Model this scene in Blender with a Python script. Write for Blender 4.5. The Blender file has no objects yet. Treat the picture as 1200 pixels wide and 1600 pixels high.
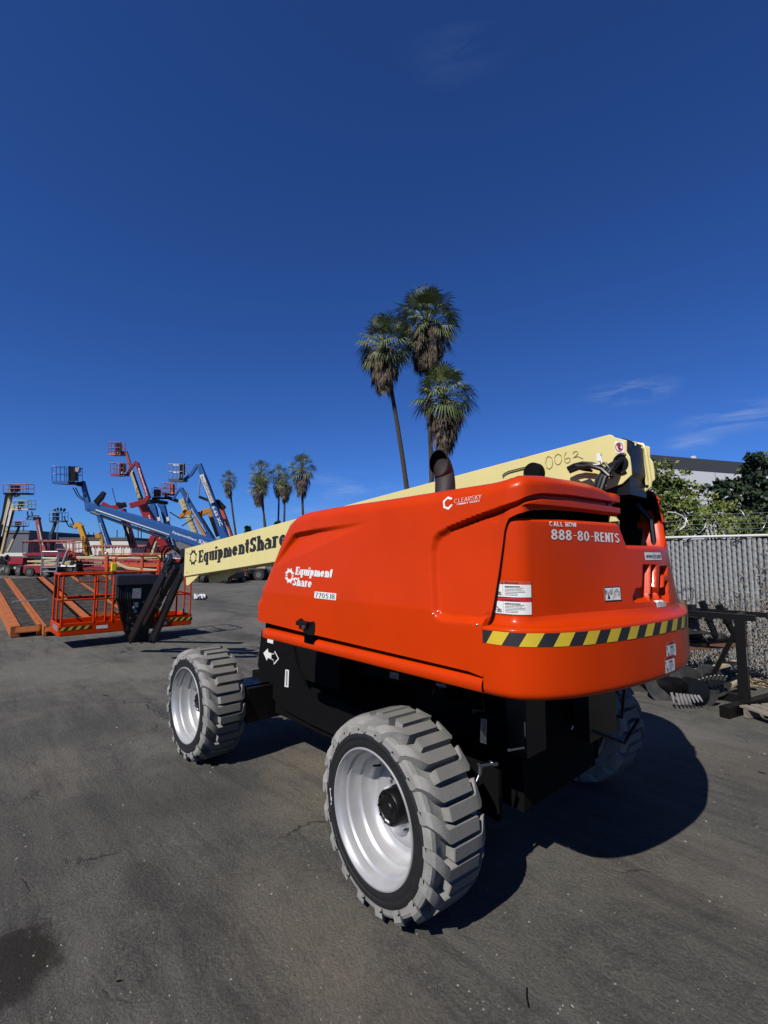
import bpy, math, random
import numpy as np
from mathutils import Vector, Matrix
sc = bpy.context.scene
R = math.radians
# ------------------------------------------------------------------ camera
CAM = np.array([-1.934, 1.699, 1.788]); YAW, PITCH, ROLL, F = -.747, .091, .002, 752.2
def _basis():
    f = np.array([math.cos(YAW)*math.cos(PITCH), math.sin(YAW)*math.cos(PITCH), math.sin(PITCH)])
    r = np.cross(f, [0, 0, 1]); r /= np.linalg.norm(r); u = np.cross(r, f)
    c, s = math.cos(ROLL), math.sin(ROLL)
    return c*r+s*u, -s*r+c*u, f
CR, CU, CF = _basis()
cd = bpy.data.cameras.new('camera'); cam = bpy.data.objects.new('camera', cd); sc.collection.objects.link(cam)
cd.sensor_fit = 'VERTICAL'; cd.sensor_height = 24; cd.lens = F/1600*24; cd.clip_start = .05; cd.clip_end = 3000
cam.matrix_world = Matrix(((CR[0], CU[0], -CF[0], CAM[0]), (CR[1], CU[1], -CF[1], CAM[1]), (CR[2], CU[2], -CF[2], CAM[2]), (0, 0, 0, 1)))
sc.camera = cam
sc.render.resolution_x, sc.render.resolution_y = 768, 1024
sc.view_settings.view_transform = 'Standard'; sc.view_settings.look = 'None'
sc.view_settings.exposure = .6; sc.view_settings.gamma = 1
# ------------------------------------------------------------------ light
SUN = Vector((-.22, 1.0, 1.0)).normalized()          # towards the sun
elev = math.asin(SUN.z)
sl = bpy.data.lights.new('sun', 'SUN'); so = bpy.data.objects.new('sun', sl); sc.collection.objects.link(so)
sl.energy = 5.0; sl.angle = R(.5); sl.color = (1, .955, .89)
so.rotation_euler = SUN.to_track_quat('Z', 'Y').to_euler(); so.location = (0, 0, 30)
w = bpy.data.worlds.new('World'); sc.world = w; w.use_nodes = True
nt = w.node_tree; nt.nodes.clear()
def N(t, typ, **kw):
    n = t.nodes.new(typ)
    for k, v in kw.items():
        if k.startswith('i_'): n.inputs[k[2:].replace('_', ' ')].default_value = v
        else: setattr(n, k, v)
    return n
out = N(nt, 'ShaderNodeOutputWorld'); bg = N(nt, 'ShaderNodeBackground'); bg.inputs[1].default_value = .067
sky = N(nt, 'ShaderNodeTexSky'); sky.sky_type = 'NISHITA'; sky.sun_disc = False
sky.sun_elevation = elev; sky.sun_rotation = math.atan2(SUN.x, SUN.y)
sky.altitude = 700; sky.air_density = .85; sky.dust_density = .45; sky.ozone_density = 3.0
tint = N(nt, 'ShaderNodeMix', data_type='RGBA', blend_type='MULTIPLY'); tint.inputs[0].default_value = 1
tint.inputs[7].default_value = (.275, .54, 1.05, 1)
nt.links.new(sky.outputs[0], tint.inputs[6])
# thin high clouds: stretched noise kept to a few soft patches of sky direction
def world_clouds():
    L = nt.links.new
    tc = N(nt, 'ShaderNodeTexCoord')
    mp = N(nt, 'ShaderNodeMapping'); mp.inputs['Scale'].default_value = (2.2, 2.2, 13); mp.inputs['Rotation'].default_value = (R(7), R(5), 0)
    L(tc.outputs['Generated'], mp.inputs[0])
    nz = N(nt, 'ShaderNodeTexNoise'); nz.inputs['Scale'].default_value = 3.2; nz.inputs['Detail'].default_value = 9; nz.inputs['Roughness'].default_value = .62; nz.inputs['Distortion'].default_value = .5
    L(mp.outputs[0], nz.inputs[0])
    rp = N(nt, 'ShaderNodeMapRange'); rp.inputs[1].default_value = .44; rp.inputs[2].default_value = .80; L(nz.outputs[0], rp.inputs[0])
    tot = None
    for (px, py, rad, amt) in ((545, 762, .13, .45), (985, 612, .10, .6), (1150, 654, .11, .65), (1080, 690, .06, .5), (715, 85, .11, .06), (460, 800, .15, .2)):
        d = (px-600)/F*CR-(py-800)/F*CU+CF; d /= np.linalg.norm(d)
        sub = N(nt, 'ShaderNodeVectorMath', operation='SUBTRACT'); sub.inputs[1].default_value = tuple(d); L(tc.outputs['Generated'], sub.inputs[0])
        scl = N(nt, 'ShaderNodeVectorMath', operation='MULTIPLY'); scl.inputs[1].default_value = (1, 1, 3.2); L(sub.outputs[0], scl.inputs[0])
        ln = N(nt, 'ShaderNodeVectorMath', operation='LENGTH'); L(scl.outputs[0], ln.inputs[0])
        m = N(nt, 'ShaderNodeMapRange', interpolation_type='SMOOTHSTEP'); m.inputs[1].default_value = 0; m.inputs[2].default_value = rad; m.inputs[3].default_value = amt; m.inputs[4].default_value = 0
        L(ln.outputs['Value'], m.inputs[0])
        if tot is None: tot = m
        else:
            a = N(nt, 'ShaderNodeMath', operation='ADD'); L(tot.outputs[0], a.inputs[0]); L(m.outputs[0], a.inputs[1]); tot = a
    mu = N(nt, 'ShaderNodeMath', operation='MULTIPLY', use_clamp=True); L(tot.outputs[0], mu.inputs[0]); L(rp.outputs[0], mu.inputs[1])
    mx = N(nt, 'ShaderNodeMix', data_type='RGBA'); L(mu.outputs[0], mx.inputs[0]); L(tint.outputs[2], mx.inputs[6]); mx.inputs[7].default_value = (4.6, 5.6, 7.4, 1)
    L(mx.outputs[2], bg.inputs[0])
world_clouds()
nt.links.new(bg.outputs[0], out.inputs[0])
random.seed(7); rng = np.random.default_rng(7)

# ------------------------------------------------------------------ pixel -> place helpers (photo pixels, 1200x1600)
def ray(px, py): return (px-600)/F*CR-(py-800)/F*CU+CF
def G(px, py, z=0.): d = ray(px, py); return CAM+(z-CAM[2])/d[2]*d          # onto a horizontal plane
def VX(px, py, v): d = ray(px, py); return CAM+(v-CAM[1])/d[1]*d            # onto plane y=v
def UX(px, py, u): d = ray(px, py); return CAM+(u-CAM[0])/d[0]*d            # onto plane x=u
def W(px, py, D): return CAM+D*ray(px, py)                                  # at forward distance D
def proj(P):
    q = np.asarray(P)-CAM; a, b, c = q@CR, q@CU, q@CF
    return np.stack([600+F*a/c, 800-F*b/c], -1)

# ------------------------------------------------------------------ materials
MATS = {}; ALB = .575      # overall level of the paint and ground colours for this exposure
def mat(name, col, rough=.6, metal=0, coat=0, noise=0, nscale=8, bump=0, bscale=60, col2=None, spec=.5, emit=None, detail=6, lo=.35, hi=.65, grime=0):
    if name in MATS: return MATS[name]
    col = tuple(c*ALB for c in col); col2 = tuple(c*ALB for c in col2) if col2 is not None else None
    m = bpy.data.materials.new(name); m.use_nodes = True; t = m.node_tree; L = t.links.new
    b = t.nodes['Principled BSDF']; b.inputs['Base Color'].default_value = (*col, 1)
    b.inputs['Roughness'].default_value = rough; b.inputs['Metallic'].default_value = metal
    b.inputs['Coat Weight'].default_value = coat; b.inputs['Coat Roughness'].default_value = .06
    b.inputs['Specular IOR Level'].default_value = spec
    tc = N(t, 'ShaderNodeTexCoord')
    c2 = col2 if col2 is not None else tuple(max(0, c*(1-noise)) for c in col)
    n1 = N(t, 'ShaderNodeTexNoise'); n1.inputs['Scale'].default_value = nscale; n1.inputs['Detail'].default_value = detail; n1.inputs['Roughness'].default_value = .6
    L(tc.outputs['Object'], n1.inputs[0])
    r = N(t, 'ShaderNodeMapRange'); r.inputs[1].default_value = lo; r.inputs[2].default_value = hi; L(n1.outputs[0], r.inputs[0])
    mx = N(t, 'ShaderNodeMix', data_type='RGBA'); mx.inputs[6].default_value = (*col, 1); mx.inputs[7].default_value = (*c2, 1)
    L(r.outputs[0], mx.inputs[0]); L(mx.outputs[2], b.inputs['Base Color'])
    rr = N(t, 'ShaderNodeMapRange'); rr.inputs[3].default_value = max(0, rough-.06); rr.inputs[4].default_value = min(1, rough+.10); L(n1.outputs[0], rr.inputs[0]); L(rr.outputs[0], b.inputs['Roughness'])
    if bump:
        n2 = N(t, 'ShaderNodeTexNoise'); n2.inputs['Scale'].default_value = bscale; n2.inputs['Detail'].default_value = 5; L(tc.outputs['Object'], n2.inputs[0])
        bp = N(t, 'ShaderNodeBump'); bp.inputs['Strength'].default_value = bump; bp.inputs['Distance'].default_value = .01; L(n2.outputs[0], bp.inputs['Height']); L(bp.outputs[0], b.inputs['Normal'])
    MATS[name] = m; return m
ORANGE = mat('orange_paint', (.63, .043, .0015), .28, coat=.08, noise=.08, nscale=3, bump=.012, bscale=220, spec=.08)
ORANGE2 = mat('orange_steel', (.70, .07, .012), .45, noise=.25, nscale=12)
CREAM = mat('cream_paint', (.80, .70, .30), .42, noise=.06, nscale=4, spec=.35)
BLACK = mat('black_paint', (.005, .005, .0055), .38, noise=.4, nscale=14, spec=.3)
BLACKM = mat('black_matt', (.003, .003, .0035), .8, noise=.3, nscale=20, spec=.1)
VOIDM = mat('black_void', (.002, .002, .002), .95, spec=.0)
RUST = mat('brown_exhaust', (.028, .016, .014), .55, noise=.4, nscale=20)
SILVER = mat('silver_rim', (.66, .66, .67), .38, metal=.5, noise=.14, nscale=9, spec=.5)
CHROME = mat('zinc_fitting', (.55, .56, .58), .25, metal=1)
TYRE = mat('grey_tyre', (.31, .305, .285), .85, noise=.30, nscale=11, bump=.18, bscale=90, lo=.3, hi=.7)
TYREB = mat('black_sidewall', (.012, .012, .012), .55, noise=.6, nscale=25, bump=.2, bscale=80)
WHITE = mat('white_vinyl', (.82, .82, .80), .5)
INK = mat('black_ink', (.012, .012, .013), .55)
YEL = mat('yellow_vinyl', (.72, .52, .03), .4, noise=.1)
REDV = mat('red_vinyl', (.50, .012, .015), .45)
DGREY = mat('dark_grey_box', (.020, .024, .032), .5, noise=.3)

# ------------------------------------------------------------------ mesh builder
COL = sc.collection
FRAME = {}                      # object -> origin of its thing
class MB:
    def __init__(s): s.v = []; s.f = []
    def add(s, vs, fs):
        k = len(s.v); s.v += [tuple(map(float, p)) for p in vs]; s.f += [tuple(i+k for i in f) for f in fs]; return s
    def box(s, c, d, M=None):
        x, y, z = d[0]/2, d[1]/2, d[2]/2
        vs = [Vector(p) for p in ((-x, -y, -z), (x, -y, -z), (x, y, -z), (-x, y, -z), (-x, -y, z), (x, -y, z), (x, y, z), (-x, y, z))]
        if M is not None: vs = [M@p for p in vs]
        vs = [(p[0]+c[0], p[1]+c[1], p[2]+c[2]) for p in vs]
        return s.add(vs, [(0, 3, 2, 1), (4, 5, 6, 7), (0, 1, 5, 4), (1, 2, 6, 5), (2, 3, 7, 6), (3, 0, 4, 7)])
    def beam(s, p, q, wd, h, up=(0, 0, 1), w2=None, h2=None):
        p, q = Vector(p), Vector(q); d = (q-p).normalized(); up = Vector(up)
        a = d.cross(up)
        if a.length < 1e-4: a = d.cross(Vector((1, 0, 0)))
        a.normalize(); b = a.cross(d); w2 = w2 or wd; h2 = h2 or h
        vs = []
        for o, ww, hh in ((p, wd, h), (q, w2, h2)):
            for i, j in ((-1, -1), (1, -1), (1, 1), (-1, 1)): vs.append(o+a*i*ww/2+b*j*hh/2)
        return s.add(vs, [(0, 1, 2, 3), (7, 6, 5, 4), (0, 4, 5, 1), (1, 5, 6, 2), (2, 6, 7, 3), (3, 7, 4, 0)])
    def tube(s, pts, r, n=8, closed=False, cap=True):
        pts = [Vector(p) for p in pts]; m = len(pts); rs = r if hasattr(r, '__len__') else [r]*m
        prev = None; vs = []; 
        for i, p in enumerate(pts):
            a = pts[(i-1) % m] if (closed or i > 0) else p; b = pts[(i+1) % m] if (closed or i < m-1) else p
            d = (b-a).normalized()
            if prev is None:
                x = d.cross(Vector((0, 0, 1)))
                if x.length < .05: x = d.cross(Vector((1, 0, 0)))
            else: x = prev-d*prev.dot(d)
            x.normalize(); y = d.cross(x); prev = x
            for k in range(n):
                t = 2*math.pi*k/n; vs.append(p+(x*math.cos(t)+y*math.sin(t))*rs[i])
        fs = []
        for i in range(m if closed else m-1):
            j = (i+1) % m
            for k in range(n): fs.append((i*n+k, i*n+(k+1) % n, j*n+(k+1) % n, j*n+k))
        if cap and not closed: fs += [tuple(range(n))[::-1], tuple(range((m-1)*n, m*n))]
        return s.add(vs, fs)
    def lathe(s, prof, o, ax, n=48, ref=(0, 0, 1)):       # prof: (radius, distance along axis)
        o = Vector(o); ax = Vector(ax).normalized(); x = Vector(ref); x = (x-ax*x.dot(ax)).normalized(); y = ax.cross(x)
        vs = []; m = len(prof)
        for r_, a in prof:
            for k in range(n):
                t = 2*math.pi*k/n; vs.append(o+ax*a+(x*math.cos(t)+y*math.sin(t))*r_)
        fs = [(i*n+k, i*n+(k+1) % n, (i+1)*n+(k+1) % n, (i+1)*n+k) for i in range(m-1) for k in range(n)]
        return s.add(vs, fs)
    def prism(s, poly, vec):
        poly = [Vector(p) for p in poly]; n = len(poly); vec = Vector(vec)
        return s.add(poly+[p+vec for p in poly], [tuple(range(n))[::-1], tuple(range(n, 2*n))]+[(i, (i+1) % n, n+(i+1) % n, n+i) for i in range(n)])
    def grid(s, P, mask=None):                             # P[i][j] points
        ni, nj = len(P), len(P[0]); vs = [p for row in P for p in row]
        return s.add(vs, [(i*nj+j, i*nj+j+1, (i+1)*nj+j+1, (i+1)*nj+j) for i in range(ni-1) for j in range(nj-1) if mask is None or mask(i, j)])
    def build(s, name, m=None, parent=None, smooth=None, bevel=0, origin=None, flip=False, bseg=2):
        me = bpy.data.meshes.new(name); fr = FRAME.get(parent, (0, 0, 0)) if origin is None else origin
        me.from_pydata([(a-fr[0], b-fr[1], c-fr[2]) for a, b, c in s.v], [], s.f)
        me.validate()
        if flip: me.flip_normals()
        o = bpy.data.objects.new(name, me); COL.objects.link(o)
        if m: me.materials.append(m)
        if smooth is not None:
            me.polygons.foreach_set('use_smooth', [True]*len(me.polygons)); me.set_sharp_from_angle(angle=R(smooth))
        if bevel:
            b = o.modifiers.new('bevel', 'BEVEL'); b.width = bevel; b.segments = bseg; b.limit_method = 'ANGLE'; b.angle_limit = R(35)
        if parent is not None:
            o.parent = parent; pf = FRAME.get(parent, (0, 0, 0))
            if origin is not None: o.location = tuple(origin[i]-pf[i] for i in range(3))
        elif origin is not None: o.location = origin
        FRAME[o] = tuple(origin) if origin is not None else fr
        return o
def thing(name, label, cat, loc=(0, 0, 0), group=None):
    o = bpy.data.objects.new(name, None); COL.objects.link(o); o.location = tuple(map(float, loc)); o.empty_display_size = .3
    o['label'] = label; o['category'] = cat
    if group: o['group'] = group
    FRAME[o] = tuple(map(float, loc)); return o
def tag(o, label=None, cat=None, group=None, kind=None):
    if label: o['label'] = label
    if cat: o['category'] = cat
    if group: o['group'] = group
    if kind: o['kind'] = kind
    return o
def build_each(mb, name, m, parent, **kw):
    """one object per connected piece"""
    par = list(range(len(mb.v)))
    def fd(a):
        while par[a] != a: par[a] = par[par[a]]; a = par[a]
        return a
    for f in mb.f:
        for i in f[1:]: par[fd(i)] = fd(f[0])
    grp = {}
    for f in mb.f: grp.setdefault(fd(f[0]), []).append(f)
    out_ = []
    for fs in grp.values():
        ids = sorted({i for f in fs for i in f}); ix = {a: k for k, a in enumerate(ids)}; q = MB(); q.v = [mb.v[i] for i in ids]; q.f = [tuple(ix[i] for i in f) for f in fs]; out_.append(q.build(name, m, parent, **kw))
    return out_
def fan_fix(o):
    import bmesh
    bm = bmesh.new(); bm.from_mesh(o.data); bmesh.ops.recalc_face_normals(bm, faces=bm.faces); bm.to_mesh(o.data); bm.free()
    return o
# ------------------------------------------------------------------ text: every string is a flat mesh mapped onto its surface
def text_xy(s, size=1, bold=0, sx=1, shear=0):
    c = bpy.data.curves.new('t', 'FONT'); c.body = s; c.size = size; c.offset = bold*size; c.resolution_u = 3; c.shear = shear
    o = bpy.data.objects.new('t', c); COL.objects.link(o); dg = bpy.context.evaluated_depsgraph_get()
    me = bpy.data.meshes.new_from_object(o.evaluated_get(dg)); vs = [(v.co.x*sx, v.co.y) for v in me.vertices]; fs = [tuple(p.vertices) for p in me.polygons]
    bpy.data.objects.remove(o); bpy.data.meshes.remove(me); bpy.data.curves.remove(c)
    return vs, fs
def slab_xy(s, wgt=.17, gap=.09):
    """heavy slab-serif lettering, cap height 1; strokes stepped slightly in depth so none are coplanar"""
    X = .72; out = []; x0 = 0; k = 0
    def rect(x, y, w_, h_): out.append([(x0+x, y), (x0+x+w_, y), (x0+x+w_, y+h_), (x0+x, y+h_)])
    def arc(cx, cy, rx, ry, a0, a1, wg=None):
        wg = wg or wgt; n = 10
        for i in range(n):
            a, b = R(a0+(a1-a0)*i/n), R(a0+(a1-a0)*(i+1)/n+.8); ix, iy = rx-wg, ry-wg*.72
            out.append([(x0+cx+rx*math.cos(a), cy+ry*math.sin(a)), (x0+cx+rx*math.cos(b), cy+ry*math.sin(b)), (x0+cx+ix*math.cos(b), cy+iy*math.sin(b)), (x0+cx+ix*math.cos(a), cy+iy*math.sin(a))])
    b = wgt; t = .115; e = .055
    for ch in s:
        if ch == 'E':
            rect(e, 0, b, 1); rect(0, 0, .56, t); rect(0, 1-t, .56, t); rect(.1, .5-t/2, .34, t); rect(.47, 0, .10, .28); rect(.47, .72, .10, .28); rect(.38, .38, .08, .24); wd = .57
        elif ch == 'S':
            arc(.27, .73, .26, .27, 10, 270); arc(.27, .27, .27, .27, -170, 90); rect(.42, .68, .10, .30); rect(0, .02, .10, .30); wd = .54
        elif ch in 'qpd':
            if ch == 'q': arc(.25, X/2, .25, X/2, 60, 300); rect(.33, -.28, b, X+.28); rect(.26, -.28, .32, t); rect(.33, X-t, .24, t); wd = .58
            else: arc(.30, X/2, .27, X/2, -120, 120); rect(.07, -.28, b, X+.28); rect(0, -.28, .32, t); rect(0, X-t, .2, t); wd = .58
        elif ch == 'u': rect(.05, .2, b, X-.2); rect(0, X-t, .2, t); arc(.24, .24, .19, .24, 180, 300); rect(.35, 0, b, X); rect(.29, X-t, .2, t); rect(.4, 0, .18, t); wd = .57
        elif ch == 'i': rect(.06, 0, b, X); rect(0, 0, .29, t); rect(0, X-t, .2, t); rect(.06, .83, b, .17); wd = .29
        elif ch == 'm':
            rect(.05, 0, b, X); rect(0, 0, .27, t); rect(0, X-t, .2, t); arc(.29, X-.24, .19, .24, 0, 120); rect(.33, 0, b*.95, X-.2); rect(.28, 0, .26, t); arc(.57, X-.24, .19, .24, 0, 120); rect(.60, 0, b*.95, X-.2); rect(.55, 0, .27, t); wd = .82
        elif ch in 'nh':
            rect(.05, 0, b, 1 if ch == 'h' else X); rect(0, 0, .27, t); rect(0, (1 if ch == 'h' else X)-t, .2, t); arc(.31, X-.24, .21, .24, 0, 120); rect(.35, 0, b, X-.2); rect(.29, 0, .28, t); wd = .57
        elif ch == 'e': arc(.26, X/2, .26, X/2, 0, 330); rect(.08, X/2-.05, .42, .10); wd = .53
        elif ch == 't': rect(.08, .12, b, .83); rect(0, X-t, .36, t); arc(.25, .2, .17, .2, 180, 300); wd = .38
        elif ch == 'a': arc(.22, .20, .22, .22, 0, 360, .14); rect(.31, 0, b, .55); arc(.26, X-.24, .22, .24, 0, 160); rect(.36, 0, .2, t); wd = .56
        elif ch == 'r': rect(.06, 0, b, X); rect(0, 0, .3, t); rect(0, X-t, .2, t); arc(.33, X-.22, .17, .22, 20, 130, .15); wd = .46
        else: wd = .25
        x0 += wd+gap
    vs = []; fs = []
    for i, q in enumerate(out):
        z = (i % 9)*.0001; n0 = len(vs); vs += [(a, b_, z) for a, b_ in q]; fs.append((n0, n0+1, n0+2, n0+3))
    return vs, fs, x0-gap
GL = {'0': [('a', .25, .5, .25, .5, 0, 360)], '8': [('a', .25, .74, .225, .26, 0, 360), ('a', .25, .27, .25, .27, 0, 360)], '1': [('l', .22, 0, .22, 1), ('l', .22, .95, .08, .80)], '7': [('l', 0, .94, .46, .94), ('l', .44, .94, .17, 0)],
 '5': [('l', .07, .94, .44, .94), ('l', .08, .94, .08, .55), ('a', .23, .31, .25, .31, -150, 130)], 'C': [('a', .27, .5, .27, .5, 42, 318)], 'A': [('l', .02, 0, .25, 1), ('l', .48, 0, .25, 1), ('l', .1, .27, .4, .27)], 'L': [('l', .07, 0, .07, 1), ('l', .07, .06, .42, .06)],
 'N': [('l', .07, 0, .07, 1), ('l', .44, 0, .44, 1), ('l', .07, 1, .44, 0)], 'O': [('a', .26, .5, .26, .5, 0, 360)], 'W': [('l', .0, 1, .17, 0), ('l', .17, 0, .35, .9), ('l', .35, .9, .53, 0), ('l', .53, 0, .7, 1)], 'R': [('l', .07, 0, .07, 1), ('a', .22, .73, .25, .27, -90, 90), ('l', .07, .94, .24, .94), ('l', .07, .49, .24, .49), ('l', .24, .48, .44, 0)],
 'E': [('l', .07, 0, .07, 1), ('l', .07, .06, .42, .06), ('l', .07, .94, .42, .94), ('l', .07, .5, .38, .5)], 'F': [('l', .07, 0, .07, 1), ('l', .07, .94, .42, .94), ('l', .07, .5, .38, .5)], 'T': [('l', .23, 0, .23, 1), ('l', 0, .94, .46, .94)], 'S': [('a', .25, .74, .23, .26, 20, 270), ('a', .24, .265, .24, .265, -160, 90)],
 'K': [('l', .07, 0, .07, 1), ('l', .09, .4, .44, 1), ('l', .2, .56, .46, 0)], 'Y': [('l', .23, 0, .23, .48), ('l', .23, .45, 0, 1), ('l', .23, .45, .46, 1)], 'M': [('l', .07, 0, .07, 1), ('l', .6, 0, .6, 1), ('l', .07, 1, .335, .2), ('l', .335, .2, .6, 1)], '-': [('l', .04, .5, .36, .5)],
 'G': [('a', .27, .5, .27, .5, 42, 360), ('l', .28, .46, .52, .46)], 'I': [('l', .08, 0, .08, 1)], 'D': [('l', .07, 0, .07, 1), ('a', .2, .5, .28, .5, -90, 90), ('l', .05, .06, .2, .06), ('l', .05, .94, .2, .94)]}
def sans_xy(s, wgt=.14, gap=.10):
    vs = []; fs = []; x0 = 0; c = 0
    def q4(q):
        nonlocal c
        n0 = len(vs); z = (c % 7)*.00012; c += 1; vs.extend([(a, b, z) for a, b in q]); fs.append((n0, n0+1, n0+2, n0+3))
    for ch in s:
        if ch == ' ': x0 += .3; continue
        mx_ = 0
        for g_ in GL[ch]:
            if g_[0] == 'l':
                p, q = np.array(g_[1:3], float), np.array(g_[3:5], float)
                if ch != '-': p[1] = min(max(p[1], 0), 1)
                d = q-p; L_ = np.hypot(*d); t = wgt*(.35 if ch == '-' else (.85 if abs(d[0]) > abs(d[1]) else 1)); n_ = np.array([-d[1], d[0]])/L_*t/2
                q4([(x0+a[0], min(max(a[1], 0), 1)) for a in (p-n_, p+n_, q+n_, q-n_)]); mx_ = max(mx_, p[0], q[0])
            else:
                _, cx, cy, rx, ry, a0, a1 = g_; n = max(6, int(abs(a1-a0)/18)); rx += wgt*.3
                for i in range(n):
                    a, b = R(a0+(a1-a0)*i/n), R(a0+(a1-a0)*(i+1)/n); q4([(x0+cx+r1*math.cos(t), cy+r2*math.sin(t)) for r1, r2, t in ((rx, ry, a), (rx, ry, b), (rx-wgt, ry-wgt*.8, b), (rx-wgt, ry-wgt*.8, a))])
                mx_ = max(mx_, cx+rx)
        x0 += mx_+gap+wgt*.3
    return vs, fs
def ring_xy(r=.5, ry=None, th=.16, gear=True):
    """the broken gear ring of the rental firm"""
    ry = ry or r; vs = []; fs = []
    def add(q): n0 = len(vs); vs.extend(q); fs.append((n0, n0+1, n0+2, n0+3))
    for a0, a1 in ((20, 160), (170, 190), (200, 340), (350, 370)):
        n = max(2, int((a1-a0)/9))
        for i in range(n):
            a, b = R(a0+(a1-a0)*i/n), R(a0+(a1-a0)*(i+1)/n)
            add([(r*math.cos(a), ry*math.sin(a)), (r*math.cos(b), ry*math.sin(b)), ((r-th)*math.cos(b), (ry-th*1.15)*math.sin(b)), ((r-th)*math.cos(a), (ry-th*1.15)*math.sin(a))])
    for k in range(8):
        a = R(45*k+22); c, s_ = math.cos(a), math.sin(a)
        add([((r*.97)*c-.07*s_, (ry*.97)*s_+.07*c), ((r*.97)*c+.07*s_, (ry*.97)*s_-.07*c), ((r+.1)*c+.06*s_, (ry+.1)*s_-.06*c), ((r+.1)*c-.06*s_, (ry+.1)*s_+.06*c)])
    return vs, fs
def place_xy(vf, fn, mb=None, sx=1, sy=1, ox=0, oy=0):
    mb = mb or MB(); vs, fs = vf[0], vf[1]
    mb.add([fn(ox+p[0]*sx, oy+p[1]*sy, p[2] if len(p) > 2 else 0) for p in vs], fs); return mb
def fit_text(s, fn, x0, y0, wd, ht, mb=None, bold=.0, shear=0):
    vs, fs = sans_xy(s, .12 if s[0].isdigit() else .16, .17) if s[0].isdigit() or s.isupper() else text_xy(s, 1, bold, 1, shear)
    xs = [p[0] for p in vs]; ys = [p[1] for p in vs]
    sx = wd/(max(xs)-min(xs)); sy = ht/(max(ys)-min(ys))
    return place_xy(([((p[0]-min(xs)), (p[1]-min(ys)), p[2] if len(p) > 2 else 0) for p in vs], fs), fn, mb, sx, sy, x0, y0)
def rect_grid(fn, x0, x1, y0, y1, off=0, mb=None, n=8):
    mb = mb or MB(); m = 3
    return mb.grid([[fn(x0+(x1-x0)*i/n, y0+(y1-y0)*j/m, off) for j in range(m+1)] for i in range(n+1)])
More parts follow.
